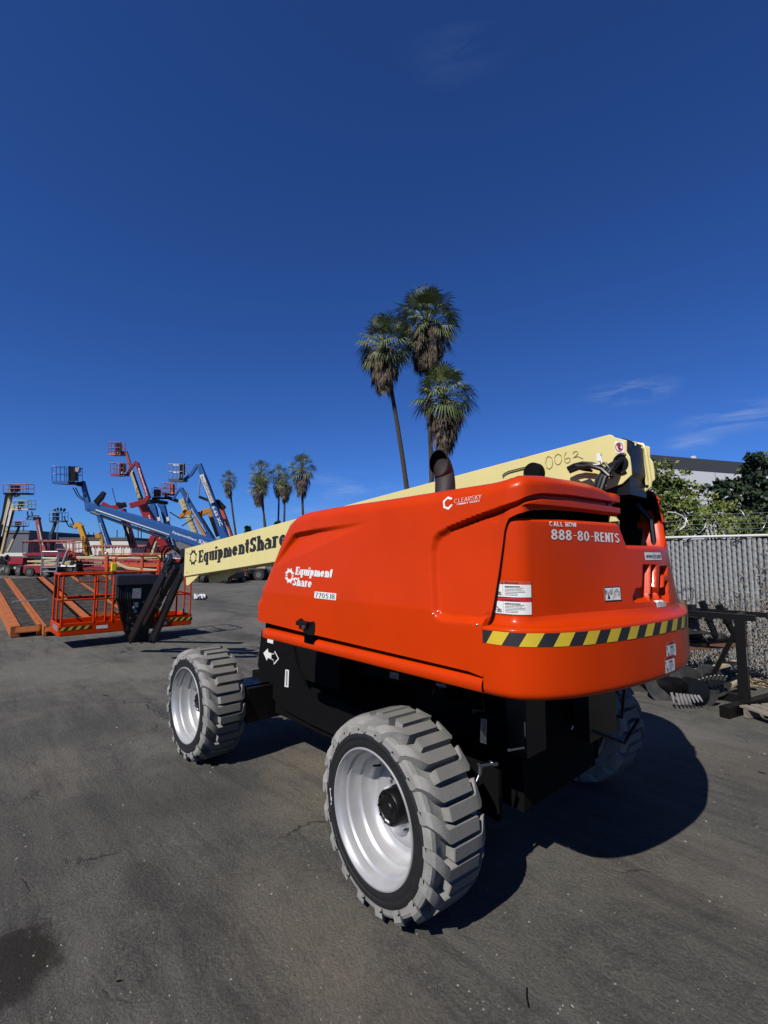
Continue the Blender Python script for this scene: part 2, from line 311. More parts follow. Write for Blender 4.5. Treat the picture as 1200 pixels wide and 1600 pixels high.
# ------------------------------------------------------------------ ground
def ground_mat():
    m = bpy.data.materials.new('asphalt'); m.use_nodes = True; t = m.node_tree; L = t.links.new; b = t.nodes['Principled BSDF']
    tc = N(t, 'ShaderNodeTexCoord'); b.inputs['Roughness'].default_value = .88; b.inputs['Specular IOR Level'].default_value = .25
    def noise(scale, det=8, ro=.6, dist=0, vec=None):
        n = N(t, 'ShaderNodeTexNoise'); n.inputs['Scale'].default_value = scale; n.inputs['Detail'].default_value = det; n.inputs['Roughness'].default_value = ro; n.inputs['Distortion'].default_value = dist
        L(vec or tc.outputs['Object'], n.inputs[0]); return n.outputs[0]
    def rng_(x, a, b_, c=0, d=1, st='LINEAR'):
        r = N(t, 'ShaderNodeMapRange', interpolation_type=st); r.inputs[1].default_value = a; r.inputs[2].default_value = b_; r.inputs[3].default_value = c; r.inputs[4].default_value = d; L(x, r.inputs[0]); return r.outputs[0]
    def mix(f, a, c, bt='MIX'):
        x = N(t, 'ShaderNodeMix', data_type='RGBA', blend_type=bt)
        if isinstance(f, float): x.inputs[0].default_value = f
        else: L(f, x.inputs[0])
        for i, q in ((6, a), (7, c)):
            if isinstance(q, tuple): x.inputs[i].default_value = (*q, 1)
            else: L(q, x.inputs[i])
        return x.outputs[2]
    def mul(a, c, op='MULTIPLY'):
        x = N(t, 'ShaderNodeMath', operation=op, use_clamp=True)
        for i, q in ((0, a), (1, c)):
            if isinstance(q, (float, int)): x.inputs[i].default_value = q
            else: L(q, x.inputs[i])
        return x.outputs[0]
    def blob(c, r, soft=.5, amp=.25):
        s = N(t, 'ShaderNodeVectorMath', operation='SUBTRACT'); s.inputs[1].default_value = (c[0], c[1], 0); L(tc.outputs['Object'], s.inputs[0])
        mp = N(t, 'ShaderNodeVectorMath', operation='MULTIPLY'); mp.inputs[1].default_value = (1/r[0], 1/r[1], 0); L(s.outputs[0], mp.inputs[0])
        l = N(t, 'ShaderNodeVectorMath', operation='LENGTH'); L(mp.outputs[0], l.inputs[0])
        a = N(t, 'ShaderNodeMath', operation='MULTIPLY_ADD'); L(noise(5, 6), a.inputs[0]); a.inputs[1].default_value = amp*3; L(l.outputs['Value'], a.inputs[2])
        return rng_(a.outputs[0], soft+amp*1.5, 1+amp*1.5, 1, 0, 'SMOOTHSTEP')
    big = noise(.55, 5, .55, .6); med = noise(3.2, 8, .7, .8); fine = noise(26, 10, .8); grit = noise(170, 6, .8)
    base = mix(rng_(big, .35, .65), (.088, .085, .075), (.140, .132, .115))
    base = mix(rng_(med, .42, .66), base, (.050, .050, .049))
    base = mix(mul(rng_(fine, .45, .62), .6), base, (.138, .133, .122))
    base = mix(mul(rng_(grit, .52, .72), .6), base, (.17, .165, .155))
    base = mix(mul(rng_(grit, .32, .44, 1, 0), .5), base, (.035, .035, .036))
    v = N(t, 'ShaderNodeTexVoronoi'); v.inputs['Scale'].default_value = 95; L(tc.outputs['Object'], v.inputs[0])       # single aggregate stones
    st = mul(rng_(v.outputs['Distance'], .10, .22, 1, 0), rng_(noise(40, 2), .58, .66))
    base = mix(st, base, (.30, .29, .27))
    spk = noise(62, 5, .75, .4); base = mix(mul(rng_(spk, .50, .62), .38), base, (.19, .18, .158)); base = mix(mul(rng_(spk, .40, .49, 1, 0), .42), base, (.045, .044, .041))
    # sandy patches
    for c, r_, am in (((1.75, -.70), (.55, .45), .95), ((1.2, -.35), (.7, .5), .6), ((.75, -1.30), (.5, .55), .5), ((.25, .25), (.8, .5), .45), ((-.35, .35), (.6, .5), .5), ((-.9, -1.6), (.9, .7), .3), ((-.7, .9), (.5, .5), .35), ((2.9, .9), (1.2, .4), .3), ((-.2, -3.6), (1.5, .8), .35)):
        base = mix(mul(mul(blob(c, r_, .2, .35), rng_(fine, .32, .66, .35, 1)), am), base, (.235, .195, .145))
    # tyre-worn streaks along the yard
    mp = N(t, 'ShaderNodeMapping'); mp.inputs['Rotation'].default_value = (0, 0, R(28)); mp.inputs['Scale'].default_value = (.25, 2.2, 1); L(tc.outputs['Object'], mp.inputs[0])
    base = mix(mul(rng_(noise(1.6, 9, .72, .6, mp.outputs[0]), .50, .66), .5), base, (.16, .152, .14))
    base = mix(mul(rng_(noise(2.4, 9, .75, .4, mp.outputs[0]), .50, .66), .62), base, (.036, .036, .037))
    # oil stains
    o1 = blob((.86, 1.36), (.34, .26), .5, .42); base = mix(mul(o1, .93), base, (.016, .012, .008))
    for c, r_, am in (((1.0, .75), (.5, .14), .45), ((.55, .62), (.35, .12), .35), ((8.0, -3.4), (1.6, .5), .6), ((17, -6.5), (3.5, 1.0), .6), ((12.5, -5.2), (2.2, .45), .5), ((4.2, .3), (.5, .3), .25)):
        base = mix(mul(blob(c, r_, .2, .35), am), base, (.028, .027, .026))
    # cracks
    cv = N(t, 'ShaderNodeTexVoronoi', feature='DISTANCE_TO_EDGE'); cv.inputs['Scale'].default_value = .42
    ds = N(t, 'ShaderNodeVectorMath', operation='ADD'); nn = N(t, 'ShaderNodeTexNoise'); nn.inputs['Scale'].default_value = 2.2; nn.inputs['Detail'].default_value = 8; L(tc.outputs['Object'], nn.inputs[0])
    sc_ = N(t, 'ShaderNodeVectorMath', operation='SCALE'); sc_.inputs['Scale'].default_value = .75; L(nn.outputs['Color'], sc_.inputs[0]); L(tc.outputs['Object'], ds.inputs[0]); L(sc_.outputs[0], ds.inputs[1]); L(ds.outputs[0], cv.inputs[0])
    crack = mul(rng_(cv.outputs['Distance'], .0, .007, 1, 0), rng_(noise(.8, 3), .50, .62))
    base = mix(mul(crack, .75), base, (.022, .021, .02))
    lg = noise(.23, 4, .6, .8); base = mix(mul(rng_(lg, .52, .66), .5), base, (.185, .178, .158)); base = mix(mul(rng_(lg, .34, .46, 1, 0), .5), base, (.055, .054, .050))
    ws = noise(9, 9, .8, 1.5); base = mix(mul(rng_(ws, .60, .72), .45), base, (.27, .26, .235))
    base = mix(1.0, base, (ALB*1.17, ALB*1.16, ALB*1.11), 'MULTIPLY')
    L(base, b.inputs['Base Color'])
    h = N(t, 'ShaderNodeMath', operation='MULTIPLY_ADD'); L(fine, h.inputs[0]); h.inputs[1].default_value = 1.2; L(spk, h.inputs[2])
    h2 = N(t, 'ShaderNodeMath', operation='MULTIPLY_ADD'); L(crack, h2.inputs[0]); h2.inputs[1].default_value = -1.5; L(h.outputs[0], h2.inputs[2])
    bp = N(t, 'ShaderNodeBump'); bp.inputs['Strength'].default_value = .9; bp.inputs['Distance'].default_value = .016; L(h2.outputs[0], bp.inputs['Height']); L(bp.outputs[0], b.inputs['Normal'])
    return m
g = MB().add([(-600, -900, 0), (1500, -900, 0), (1500, 900, 0), (-600, 900, 0)], [(0, 1, 2, 3)]).build('ground', ground_mat()); g['kind'] = 'structure'
# loose grit and pebbles on the asphalt
mb = MB()
for i in range(520):
    px, py = random.uniform(0, 1200), 1600-560*random.random()**1.3
    p = G(px, py); r_ = random.choice((.002, .0025, .003, .004, .006))*(1+max(0, (p-CAM)@CF-2)*.35)
    vs = [(p[0]+r_*math.cos(k*1.26+i)*random.uniform(.7, 1.2), p[1]+r_*math.sin(k*1.26+i)*random.uniform(.7, 1.2), .001) for k in range(5)]+[(p[0], p[1], r_*.9)]
    mb.add(vs, [(k, (k+1) % 5, 5) for k in range(5)])
tag(mb.build('gravel', mat('pebble', (.32, .30, .27), .9, noise=.7, nscale=3)), 'loose grit and tiny pebbles scattered over the asphalt', 'gravel', kind='stuff')
mb = MB()
for px, py, l, a in ((165, 1087, .14, .4), (825, 1560, .09, 2.2), (1190, 1208, .05, .2), (186, 1534, .02, 1)):
    p = G(px, py); d = np.array([math.cos(a), math.sin(a), 0])
    tag(MB().tube([p-d*l/2+(0, 0, .004), p+(0, .01, .008), p+d*l/2+(0, 0, .004)], .003, 5).build('twig', BLACK), {165: 'thin dark twig lying on the asphalt left of the front wheel', 825: 'small twig lying on asphalt at the bottom of the picture', 1190: 'short twig on the asphalt at the right edge', 186: 'tiny dark chip lying just right of the oil stain'}[px], 'twig', 'twigs on the asphalt')

# ------------------------------------------------------------------ the big boom lift
LIFT = thing('boom_lift', 'large orange boom lift with cream boom and grey tyres in the foreground', 'boom lift', (1.24, -1.24, 0))
class Path:
    def __init__(s, pts, n=24):
        P = np.array(pts, float); P = np.vstack([2*P[0]-P[1], P, 2*P[-1]-P[-2]]); out = []
        for i in range(1, len(P)-2):
            for k in range(n):
                t = k/n; a, b, c, d = P[i-1], P[i], P[i+1], P[i+2]
                # centripetal-ish: limit tangents by the shorter neighbour
                l1, l0, l2 = np.linalg.norm(c-b), np.linalg.norm(b-a), np.linalg.norm(d-c)
                m1 = ((b-a)/max(l0, 1e-9)*l1+(c-b)*(l0/max(l1, 1e-9)))/(1+l0/max(l1, 1e-9)); m2 = ((d-c)/max(l2, 1e-9)*l1+(c-b)*(l2/max(l1, 1e-9)))/(1+l2/max(l1, 1e-9))
                h = 2*t**3-3*t*t+1, t**3-2*t*t+t, -2*t**3+3*t*t, t**3-t*t
                out.append(h[0]*b+h[1]*m1+h[2]*c+h[3]*m2)
        out.append(P[-2]); s.P = np.array(out); d = np.linalg.norm(np.diff(s.P, axis=0), axis=1); s.S = np.concatenate([[0], np.cumsum(d)]); s.len = s.S[-1]
        T = np.gradient(s.P, axis=0); T /= np.linalg.norm(T, axis=1)[:, None]; s.Nn = np.stack([T[:, 1], -T[:, 0]], 1)
    def at(s, q):
        q = min(max(q, 0), s.len)
        p = np.array([np.interp(q, s.S, s.P[:, 0]), np.interp(q, s.S, s.P[:, 1])]); n = np.array([np.interp(q, s.S, s.Nn[:, 0]), np.interp(q, s.S, s.Nn[:, 1])])
        return p, n/np.linalg.norm(n)
def sm(a, b, x): t = min(max((x-a)/(b-a), 0), 1); return t*t*(3-2*t)
def pdist(x, y, pl):
    best = 9
    for (a, b), (c, d) in zip(pl[:-1], pl[1:]):
        vx, vy = c-a, d-b; t = ((x-a)*vx+(y-b)*vy)/(vx*vx+vy*vy); t = min(max(t, 0), 1)
        best = min(best, math.hypot(x-a-t*vx, y-b-t*vy))
    return best
def inside(x, y, pg):
    r_ = False; n = len(pg)
    for i in range(n):
        (a, b), (c, d) = pg[i], pg[(i+1) % n]
        if (b > y) != (d > y) and x < (c-a)*(y-b)/(d-b)+a: r_ = not r_
    return r_
class Body:
    """surface over a plan path: P(s,z) = path(s) - n*inset(s,z)"""
    def __init__(s, path, inset): s.p = path; s.ins = inset
    def pt(s, q, z, off=0): p, n = s.p.at(q); p = p-n*(s.ins(q, z)-off); return (p[0], p[1], z)
    def find(s, px, py, s0, s1, z0, z1):
        for it in range(4):
            SS = np.linspace(s0, s1, 40); ZZ = np.linspace(z0, z1, 24)
            PP = np.array([[s.pt(a, b) for b in ZZ] for a in SS]); d = np.hypot(*np.moveaxis(proj(PP)-(px, py), -1, 0)); i, j = np.unravel_index(d.argmin(), d.shape)
            if it == 0:                                    # nearest sheet first: the far side of the curve is hidden
                ok = [a for a in range(len(SS)) if d[a].min() < d.min()+7]; ok = [a for a in ok if SS[a]-SS[ok[0]] < (SS[1]-SS[0])*(a-ok[0]+.5)+1e-9 and all(c in ok for c in range(ok[0], a+1))]; i = min(ok, key=lambda a: d[a].min()); j = int(d[i].argmin())
            ds, dz = (s1-s0)/20, (z1-z0)/12; s0, s1, z0, z1 = SS[i]-ds, SS[i]+ds, ZZ[j]-dz, ZZ[j]+dz
        return SS[i], ZZ[j]
    def fn(s, off): return lambda x, y, o=0: s.pt(x, y, off+o)
# --- left hood: door panel that runs back into the eave around the rear corner; s = 1.304-u along the side
SIDE0 = 1.304
HP = Path([(1.304, -.05), (.9, -.05), (.4, -.05), (0, -.05), (-.4, -.05), (-.68, -.05), (-.80, -.056), (-.865, -.095), (-.905, -.20), (-.935, -.38), (-.955, -.60), (-.968, -.90)])
sx_ = lambda u: SIDE0-u
TOPL = [(0, 1.50), (.004, 1.555), (.05, 1.618), (.15, 1.785), (.232, 1.93), (.30, 2.022), (.385, 2.068), (.48, 2.086), (.62, 2.094), (.75, 2.10), (1.25, 2.108), (1.72, 2.120), (2.0, 2.126), (2.2, 2.14), (2.36, 2.150), (2.6, 2.152), (2.72, 2.15), (2.84, 2.138), (2.93, 2.118), (HP.len, 2.10)]
BOTL = [(0, 1.316), (.6, 1.302), (1.27, 1.292), (1.90, 1.284), (1.972, 1.272), (1.985, 1.40), (2.0, 1.54), (2.037, 1.758), (2.062, 1.895), (2.078, 1.928), (2.10, 1.950), (2.15, 1.968), (2.25, 1.985), (2.40, 1.995), (2.6, 1.998), (HP.len, 1.998)]
ip = lambda L_, q: float(np.interp(q, [a for a, b in L_], [b for a, b in L_]))
OC1 = [(sx_(1.165), 1.689), (sx_(.955), 1.905), (sx_(.93), 1.932), (sx_(.88), 1.948), (sx_(.685), 1.963), (sx_(.043), 1.993)]
OC2 = [(2.3, 2.062), (2.22, 2.046), (2.135, 2.022), (sx_(-.634), 1.979), (sx_(-.447), 1.929), (sx_(-.385), 1.905), (sx_(-.357), 1.875), (sx_(-.344), 1.815), (sx_(-.356), 1.692), (sx_(-.379), 1.526), (sx_(-.40), 1.495), (sx_(-.442), 1.483), (sx_(-.70), 1.489)]
PG1 = OC1; PG2 = OC2+[(2.3, 1.489)]
ZCX = [1.751, 1.938, 2.135, 2.22, 2.3, 2.5, 3.2]; ZCZ = [1.929, 1.979, 2.022, 2.046, 2.062, 2.068, 2.068]
def hood_inset(q, z):
    d = .045*max(0, z-1.53)/.5 if q < 2.1 else .045+.0*(z)
    d = d if q < 1.9 else .045*max(0, z-1.53)/.5*(1-sm(1.9, 2.3, q))+.03*sm(1.9, 2.3, q)
    e = pdist(q, z, TOPL[:-1]) if (z > 1.9 or q < .6) else 9
    rr = .075-.025*sm(1.85, 2.35, q)
    if e < rr: d += rr-math.sqrt(max(0, rr*rr-(rr-e)**2))
    d += .5*sm(1.95, 2.5, q)*max(0, z-2.115)                      # fascia leans back
    if 0.1 < q < 1.30 and inside(q, z, PG1):                 # triangular facet pressed in at the front
        a, b = OC1[0], OC1[-1]; chord = abs((b[0]-a[0])*(a[1]-z)-(a[0]-q)*(b[1]-a[1]))/math.hypot(b[0]-a[0], b[1]-a[1])
        d += .034*sm(0, .034, pdist(q, z, OC1))*min(1, chord/.12)
    base = .031*(1-sm(1.98, 2.22, q))
    if 1.6 < q <= 2.3 and inside(q, z, PG2): d += base*sm(0, .034, pdist(q, z, OC2)) if q < 1.75 or z < float(np.interp(q, ZCX, ZCZ))-.05 else base*sm(0, .020, pdist(q, z, OC2))
    if q > 1.72:                                             # sharp shadow groove under the crown, running round the corner
        h = float(np.interp(q, ZCX, ZCZ))-z
        d += (.020+.020*sm(2.0, 2.3, q))*sm(1.72, 1.9, q)*sm(0, .006+.016*(1-sm(2.1, 2.3, q)), h)*(1-sm(.020, .030, h))
        if q > 2.1: d += .02*sm(2.1, 2.3, q)*sm(2.012, 1.998, z)
    return d
HB = Body(HP, hood_inset)
def cols(): 
    a = list(np.arange(0, .30, .010))+list(np.arange(.30, 1.60, .016))+list(np.arange(1.60, 1.96, .0065))+list(np.arange(1.96, 2.12, .004))+list(np.arange(2.12, HP.len, .012))+[HP.len]
    return a
P = []
for q in cols():
    b0, t0 = ip(BOTL, q), ip(TOPL, q); row = []
    nr = 110
    for j in range(nr+1):
        row.append(HB.pt(q, b0+(t0-b0)*j/nr))
    lo, hi = row[0], row[-1]; n = HP.at(q)[1]
    row = [(lo[0]-n[0]*.05, lo[1]-n[1]*.05, lo[2]+.004)]+row+[(hi[0]-n[0]*(.10 if q < .3 else .22), hi[1]-n[1]*.22, hi[2]+.015-.03*sm(1.8, 2.2, q)), (hi[0]-n[0]*.40, max(-.84, hi[1]-n[1]*.40), hi[2]+.02-.10*sm(1.8, 2.2, q))]
    P.append(row)
P = [[(p[0]-.02, p[1]-.06, p[2]) for p in P[0]]]+P
hood = MB().grid(P).build('engine_hood', ORANGE, LIFT, smooth=32, flip=False); fan_fix(hood)
# closing walls of the hood: inner side against the boom, front
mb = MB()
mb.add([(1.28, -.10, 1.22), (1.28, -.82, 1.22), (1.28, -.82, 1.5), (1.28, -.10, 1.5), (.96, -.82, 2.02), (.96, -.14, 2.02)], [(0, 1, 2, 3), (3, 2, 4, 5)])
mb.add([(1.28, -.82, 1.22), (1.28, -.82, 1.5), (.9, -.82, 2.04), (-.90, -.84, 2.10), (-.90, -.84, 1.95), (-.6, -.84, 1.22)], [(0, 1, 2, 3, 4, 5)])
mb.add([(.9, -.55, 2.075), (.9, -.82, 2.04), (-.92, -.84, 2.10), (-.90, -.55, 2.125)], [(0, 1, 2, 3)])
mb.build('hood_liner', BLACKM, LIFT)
# rocker strip under the door
RP = Path([(1.275, -.10), (1.262, -.062), (1.23, -.050), (1.0, -.048), (.3, -.048), (-.3, -.048), (-.664, -.048)])
prof = [(1.222, .40), (1.208, .06), (1.203, .02), (1.206, .006), (1.216, 0), (1.238, 0), (1.250, .003), (1.260, .010), (1.266, .024), (1.270, .040), (1.272, .12)]
P = [[(lambda p, n: (p[0]-n[0]*i, p[1]-n[1]*i, z-(.012 if .46 < 0 else 0)))(*RP.at(q)) for z, i in prof] for q in np.linspace(0, RP.len, 60)]
rk = MB().grid(P).build('rocker_panel', ORANGE, LIFT, smooth=40); fan_fix(rk)
# long shallow pressing low on the door, behind the latch
# --- counterweight
BP = Path([(-.672, -.050), (-.74, -.052), (-.81, -.070), (-.885, -.130), (-.968, -.26), (-1.04, -.48), (-1.09, -.74), (-1.115, -1.0), (-1.110, -1.26), (-1.045, -1.54), (-.93, -1.82), (-.77, -2.08), (-.60, -2.27), (-.40, -2.40), (-.1, -2.44)])
UP = Path([(-.688, -.108), (-.74, -.112), (-.795, -.122), (-.828, -.150), (-.850, -.20), (-.905, -.38), (-.965, -.60), (-1.020, -.80), (-1.058, -1.0), (-1.065, -1.26), (-1.00, -1.53), (-.885, -1.80), (-.72, -2.05), (-.56, -2.21), (-.38, -2.33), (-.1, -2.37)])
def b_inset(q, z):
    lift = .05*sm(.9, 2.4, q)      # the belly's lower edge rises slightly towards the far side
    zb = 1.198+lift*.4
    if z < zb+.035: t = (zb+.035-z)/.035; return .030*(1-math.sqrt(max(0, 1-min(1, t)**2)))
    if z > 1.474: t = min(1, (z-1.474)/.018); return .018*(1-math.sqrt(max(0, 1-t*t)))
    return 0
BB = Body(BP, b_inset)
ssm = np.unique(np.concatenate([np.linspace(0, .6, 50), np.linspace(.6, BP.len, 70)]))
P = []
for q in ssm:
    zb = 1.198+.05*sm(.9, 2.4, q)*.4; p, n = BP.at(q)
    zs = [zb+.035*(1-math.cos(a*math.pi/2)) for a in np.linspace(0, 1, 7)]+[1.26, 1.3, 1.34, 1.38, 1.40, 1.42, 1.44, 1.46]+[1.474+.018*math.sin(a*math.pi/2) for a in np.linspace(0, 1, 6)]
    row = [(p[0]-n[0]*.35, p[1]-n[1]*.35, zb+.01)]+[BB.pt(q, z) for z in zs]
    qq = q/BP.len*UP.len; u, un = UP.at(qq); a = np.array(row[-1][:2])
    for t in np.linspace(0, 1, 9)[1:]:                      # concave ledge rising to the upper body
        xy = a*(1-t)+(u-un*.002)*t; row.append((xy[0], xy[1], 1.492+.010*t+.036*t**4))
    P.append(row)
cwl = MB().grid(P).build('counterweight', ORANGE, LIFT, smooth=35); fan_fix(cwl)
UB0 = Body(UP, lambda q, z: .055*sm(.3, 1.1, q)*max(0, z-1.53)/.45)
JPX = [[(425, 515), (478, 515), (476, 775), (465, 800), (345, 800), (350, 760), (370, 702), (408, 695), (420, 680)], [(490, 515), (528, 515), (524, 690), (548, 735), (546, 798), (470, 798), (482, 775)],
 [(556, 525), (612, 525), (612, 590), (584, 602), (580, 690), (592, 690), (594, 640), (619, 640), (623, 795), (560, 795), (548, 735)]]
JP = [[UB0.find(920+a/5, 780+b/5, .5, 1.46, 1.5, 1.95) for a, b in pg] for pg in JPX]
_a = [p[0] for g_ in JP for p in g_]; _b = [p[1] for g_ in JP for p in g_]; JBB = (min(_a)-.02, max(_a)+.02, min(_b)-.02, max(_b)+.02)
def u_inset(q, z):
    d = .055*sm(.3, 1.1, q)*max(0, z-1.53)/.45
    if z > UTOP(q)-.02: d += .015*((z-UTOP(q)+.02)/.02)**2
    if JBB[0] < q < JBB[1] and JBB[2] < z < JBB[3]:
        for pg in JP:
            e = pdist(q, z, pg+[pg[0]]); e = e if inside(q, z, pg) else -e
            d += .030*sm(-.004, .010, e)
    return d
sA = UB0.find(966, 812, .3, 1.6, 1.8, 2.05)[0]; sB = UB0.find(979, 850, .3, 1.6, 1.8, 2.05)[0]
def UTOP(q):
    lo_ = 1.842
    if q < sA: return 1.952
    if q < sB: return 1.952+(lo_-1.952)*(q-sA)/(sB-sA)
    if q < sB+.60: return lo_
    if q < sB+.66: return lo_+(2.0-lo_)*(q-sB-.60)/.06
    return 2.0
UB = Body(UP, u_inset)
qs = np.unique(np.concatenate([np.linspace(0, .3, 20), np.linspace(.3, JBB[0], 40), np.linspace(JBB[0], JBB[1], 110), np.linspace(sA-.01, sB+.01, 12), np.linspace(JBB[1], UP.len, 50)]))
P = []
for q in qs:
    zt = UTOP(q); zl = list(np.linspace(1.525, 1.60, 5))+list(np.linspace(1.60, 1.84, 80))[1:]+[1.84+(zt-1.84)*k/8 for k in range(1, 9)]
    row = [UB.pt(q, z) for z in zl]; n = UP.at(q)[1]; row.append((row[-1][0]-n[0]*.02, row[-1][1]-n[1]*.02, zt+.003)); row.append((row[-1][0]-n[0]*.10, row[-1][1]-n[1]*.10, zt+.003)); P.append(row)
p0 = [(p[0]+.012, p[1]-.12, p[2]) for p in P[0]]
cwu = MB().grid([p0]+P).build('upper_counterweight', ORANGE, LIFT, smooth=35); fan_fix(cwu)
# --- right hood behind the boom slot
RHP = Path([(-.90, -1.53), (-.865, -1.66), (-.76, -1.92), (-.64, -2.12), (-.50, -2.26), (-.33, -2.345), (0, -2.36), (.6, -2.36), (1.25, -2.36)])
prof = [(1.53, .02), (1.90, .045), (1.97, .055), (1.985, .05), (1.988, .012), (2.03, .018), (2.04, .045), (2.06, .05), (2.066, .02), (2.11, .05), (2.14, .09), (2.16, .20), (2.17, .5)]
P = [[(lambda p, n: (p[0]-n[0]*i, p[1]-n[1]*i, (z if q < 2.6 else z-(q-2.6)*.8*max(0, z-1.6))))(*RHP.at(q)) for z, i in prof] for q in np.linspace(0, RHP.len, 90)]
rh = MB().grid(P).build('right_hood', ORANGE, LIFT, smooth=35); fan_fix(rh)
gq = lambda pts, v: [tuple(VX(x, y, v)) for x, y in pts]
edge = [(1012, 766), (1019, 769), (1030, 781), (1028.5, 788), (1031, 793), (1030, 800), (1034, 806), (1036, 816)]
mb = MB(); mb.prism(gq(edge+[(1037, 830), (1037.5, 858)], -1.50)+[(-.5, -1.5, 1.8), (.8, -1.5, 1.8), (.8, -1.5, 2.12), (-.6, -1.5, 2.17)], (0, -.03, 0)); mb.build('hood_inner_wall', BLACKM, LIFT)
mb = MB(); mb.prism(gq([(1013, 857), (1013, 838), (1012, 822), (1019, 811), (1023, 816), (1037, 859)], -1.49), (0, .01, 0)); mb.prism([tuple(p) for p in gq([(998, 857), (1002, 800), (1016, 797), (1023, 808)], -1.497)], (0, .004, 0)); mb.build('hood_inner_panel', ORANGE, LIFT)
mb = MB(); mb.tube(gq(edge, -1.495), .006, 6); mb.build('hood_edge', ORANGE, LIFT)
# blackness under and inside the turntable
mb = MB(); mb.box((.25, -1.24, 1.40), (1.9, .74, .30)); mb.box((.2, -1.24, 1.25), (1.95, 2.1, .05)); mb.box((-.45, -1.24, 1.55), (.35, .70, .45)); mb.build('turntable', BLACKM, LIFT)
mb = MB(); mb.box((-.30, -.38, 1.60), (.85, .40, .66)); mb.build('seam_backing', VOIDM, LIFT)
mb = MB(); mb.prism([(p[0], p[1], 1.93) for p in [HB.pt(q, 2.0, -.14) for q in np.linspace(2.02, HP.len-.02, 24)]]+[(-.6, -.84, 1.93), (-.55, -.2, 1.93)], (0, 0, .12)); mb.build('eave_shade_backing', BLACKM, LIFT)  # black backing put in for the shadow beneath the eave
MB().tube([HB.pt(q, ip(BOTL, q)+.002, -.007) for q in np.concatenate([np.linspace(1.975, 2.12, 40), np.linspace(2.13, HP.len, 20)])], .0055, 6).build('door_seal', BLACKM, LIFT)
# --- hazard stripe on the belly lip (parallelograms, black base band)
s0, _ = BB.find(752, 1000, 0, .4, 1.3, 1.5)
zt0, zt1 = BB.find(850, 992, .05, .6, 1.35, 1.5)[1], BB.find(850, 1009, .05, .6, 1.3, 1.5)[1]
zt1 = min(zt1, zt0-.045); zt0 = 1.473; zt1 = 1.418
hz = rect_grid(BB.fn(.0012), 0.0, 2.35, zt1, zt0, n=150).build('hazard_tape', INK, cwl, smooth=60)
mb = MB(); k = 0; q = .02
while q < 2.25:
    wq = .072
    mb.grid([[BB.pt(q+wq*i/6+(zt0-zt1)*.62*(j/3), zt1+(zt0-zt1)*j/3, .0022) for j in range(4)] for i in range(7)]); q += .142
mb.build('yellow_stripes', YEL, hz, smooth=60)
# --- writing on the counterweight
def label_xy(body, tl, tr, bl, rngs):
    a = body.find(*tl, *rngs); b = body.find(*tr, *rngs); c = body.find(*bl, *rngs)
    return (a[0]+c[0])/2, (b[0]+(c[0]-a[0])/2 if False else b[0]), c[1], (a[1]+b[1])/2
def warn(name, body, x0, x1, y0, y1, hdr, word, parent, red=True, dim=False):
    B_ = rect_grid(body.fn(.0015), x0, x1, y0, y1, n=10).build(name, WHITE, parent, smooth=60)
    h = y1-y0; wd = x1-x0
    rect_grid(body.fn(.0022), x0, x1, y1-h*.20, y1, n=10).build('label_header', hdr, B_, smooth=60)
    mb = MB(); f = body.fn(.003)
    fit_text(word, f, x0+wd*.36, y1-h*.165, wd*.34, h*.12, mb, .02)
    f2 = body.fn(.0024)
    tri = [(x0+wd*.27, y1-h*.17), (x0+wd*.33, y1-h*.17), (x0+wd*.30, y1-h*.05)]; mb.add([f(*p) for p in tri], [(0, 1, 2)])
    # frame, divider, picture of a lift, lines of small print
    for a0, a1, b0, b1 in ((x0, x1, y0, y0+.0015), (x0, x0+.0015, y0, y1), (x1-.0015, x1, y0, y1), (x0+wd*.31, x0+wd*.315, y0+h*.06, y1-h*.22)): rect_grid(f2, a0, a1, b0, b1, 0, mb)
    rn = random.Random(3)
    for i in range(7): rect_grid(body.fn(.0026), x0+wd*.36, x0+wd*(.36+rn.uniform(.3, .58)), y1-h*(.30+.09*i)-h*(.05 if i == 0 else .022), y1-h*(.30+.09*i), 0, mb, 4)
    def ln(p, q, t=.012):
        p, q = np.array(p), np.array(q); d = q-p; n_ = np.array([-d[1], d[0]])/np.hypot(*d)*t*.5
        mb.add([f2(x0+wd*c[0], y0+h*c[1]) for c in (p-n_, p+n_, q+n_, q-n_)], [(0, 1, 2, 3)])
    for p, q in (((.07, .30), (.22, .22)), ((.06, .62), (.20, .30)), ((.20, .30), (.26, .30)), ((.15, .18), (.27, .18)), ((.15, .25), (.27, .25)), ((.04, .62), (.10, .62)), ((.04, .70), (.10, .70)), ((.04, .62), (.04, .70)), ((.10, .62), (.10, .70)), ((.15, .1), (.2, .16)), ((.22, .1), (.27, .16))): ln(p, q, .03)
    mb.build('print', INK, B_)
    return B_
uF = UB.find
def rect_of(body, tl, br, rg):
    a = body.find(*tl, *rg); b = body.find(*br, *rg); return a[0], b[0], b[1], a[1]
rg = (0, .35, 1.53, 1.8)
x0, x1, y0, y1 = rect_of(UB, (772, 907), (832, 933), rg)
x0b, x1b, y0b, y1b = rect_of(UB, (768, 934), (829, 961), rg)
X0, X1 = (x0+x0b)/2, (x1+x1b)/2
warn('warning_label', UB, X0, X1, (y0+y1b)/2+.002, y1, ORANGE2, 'WARNING', cwu)
warn('danger_label', UB, X0, X1, y0b, (y0+y1b)/2-.002, REDV, 'DANGER', cwu)
rg = (.2, 1.6, 1.6, 1.95)
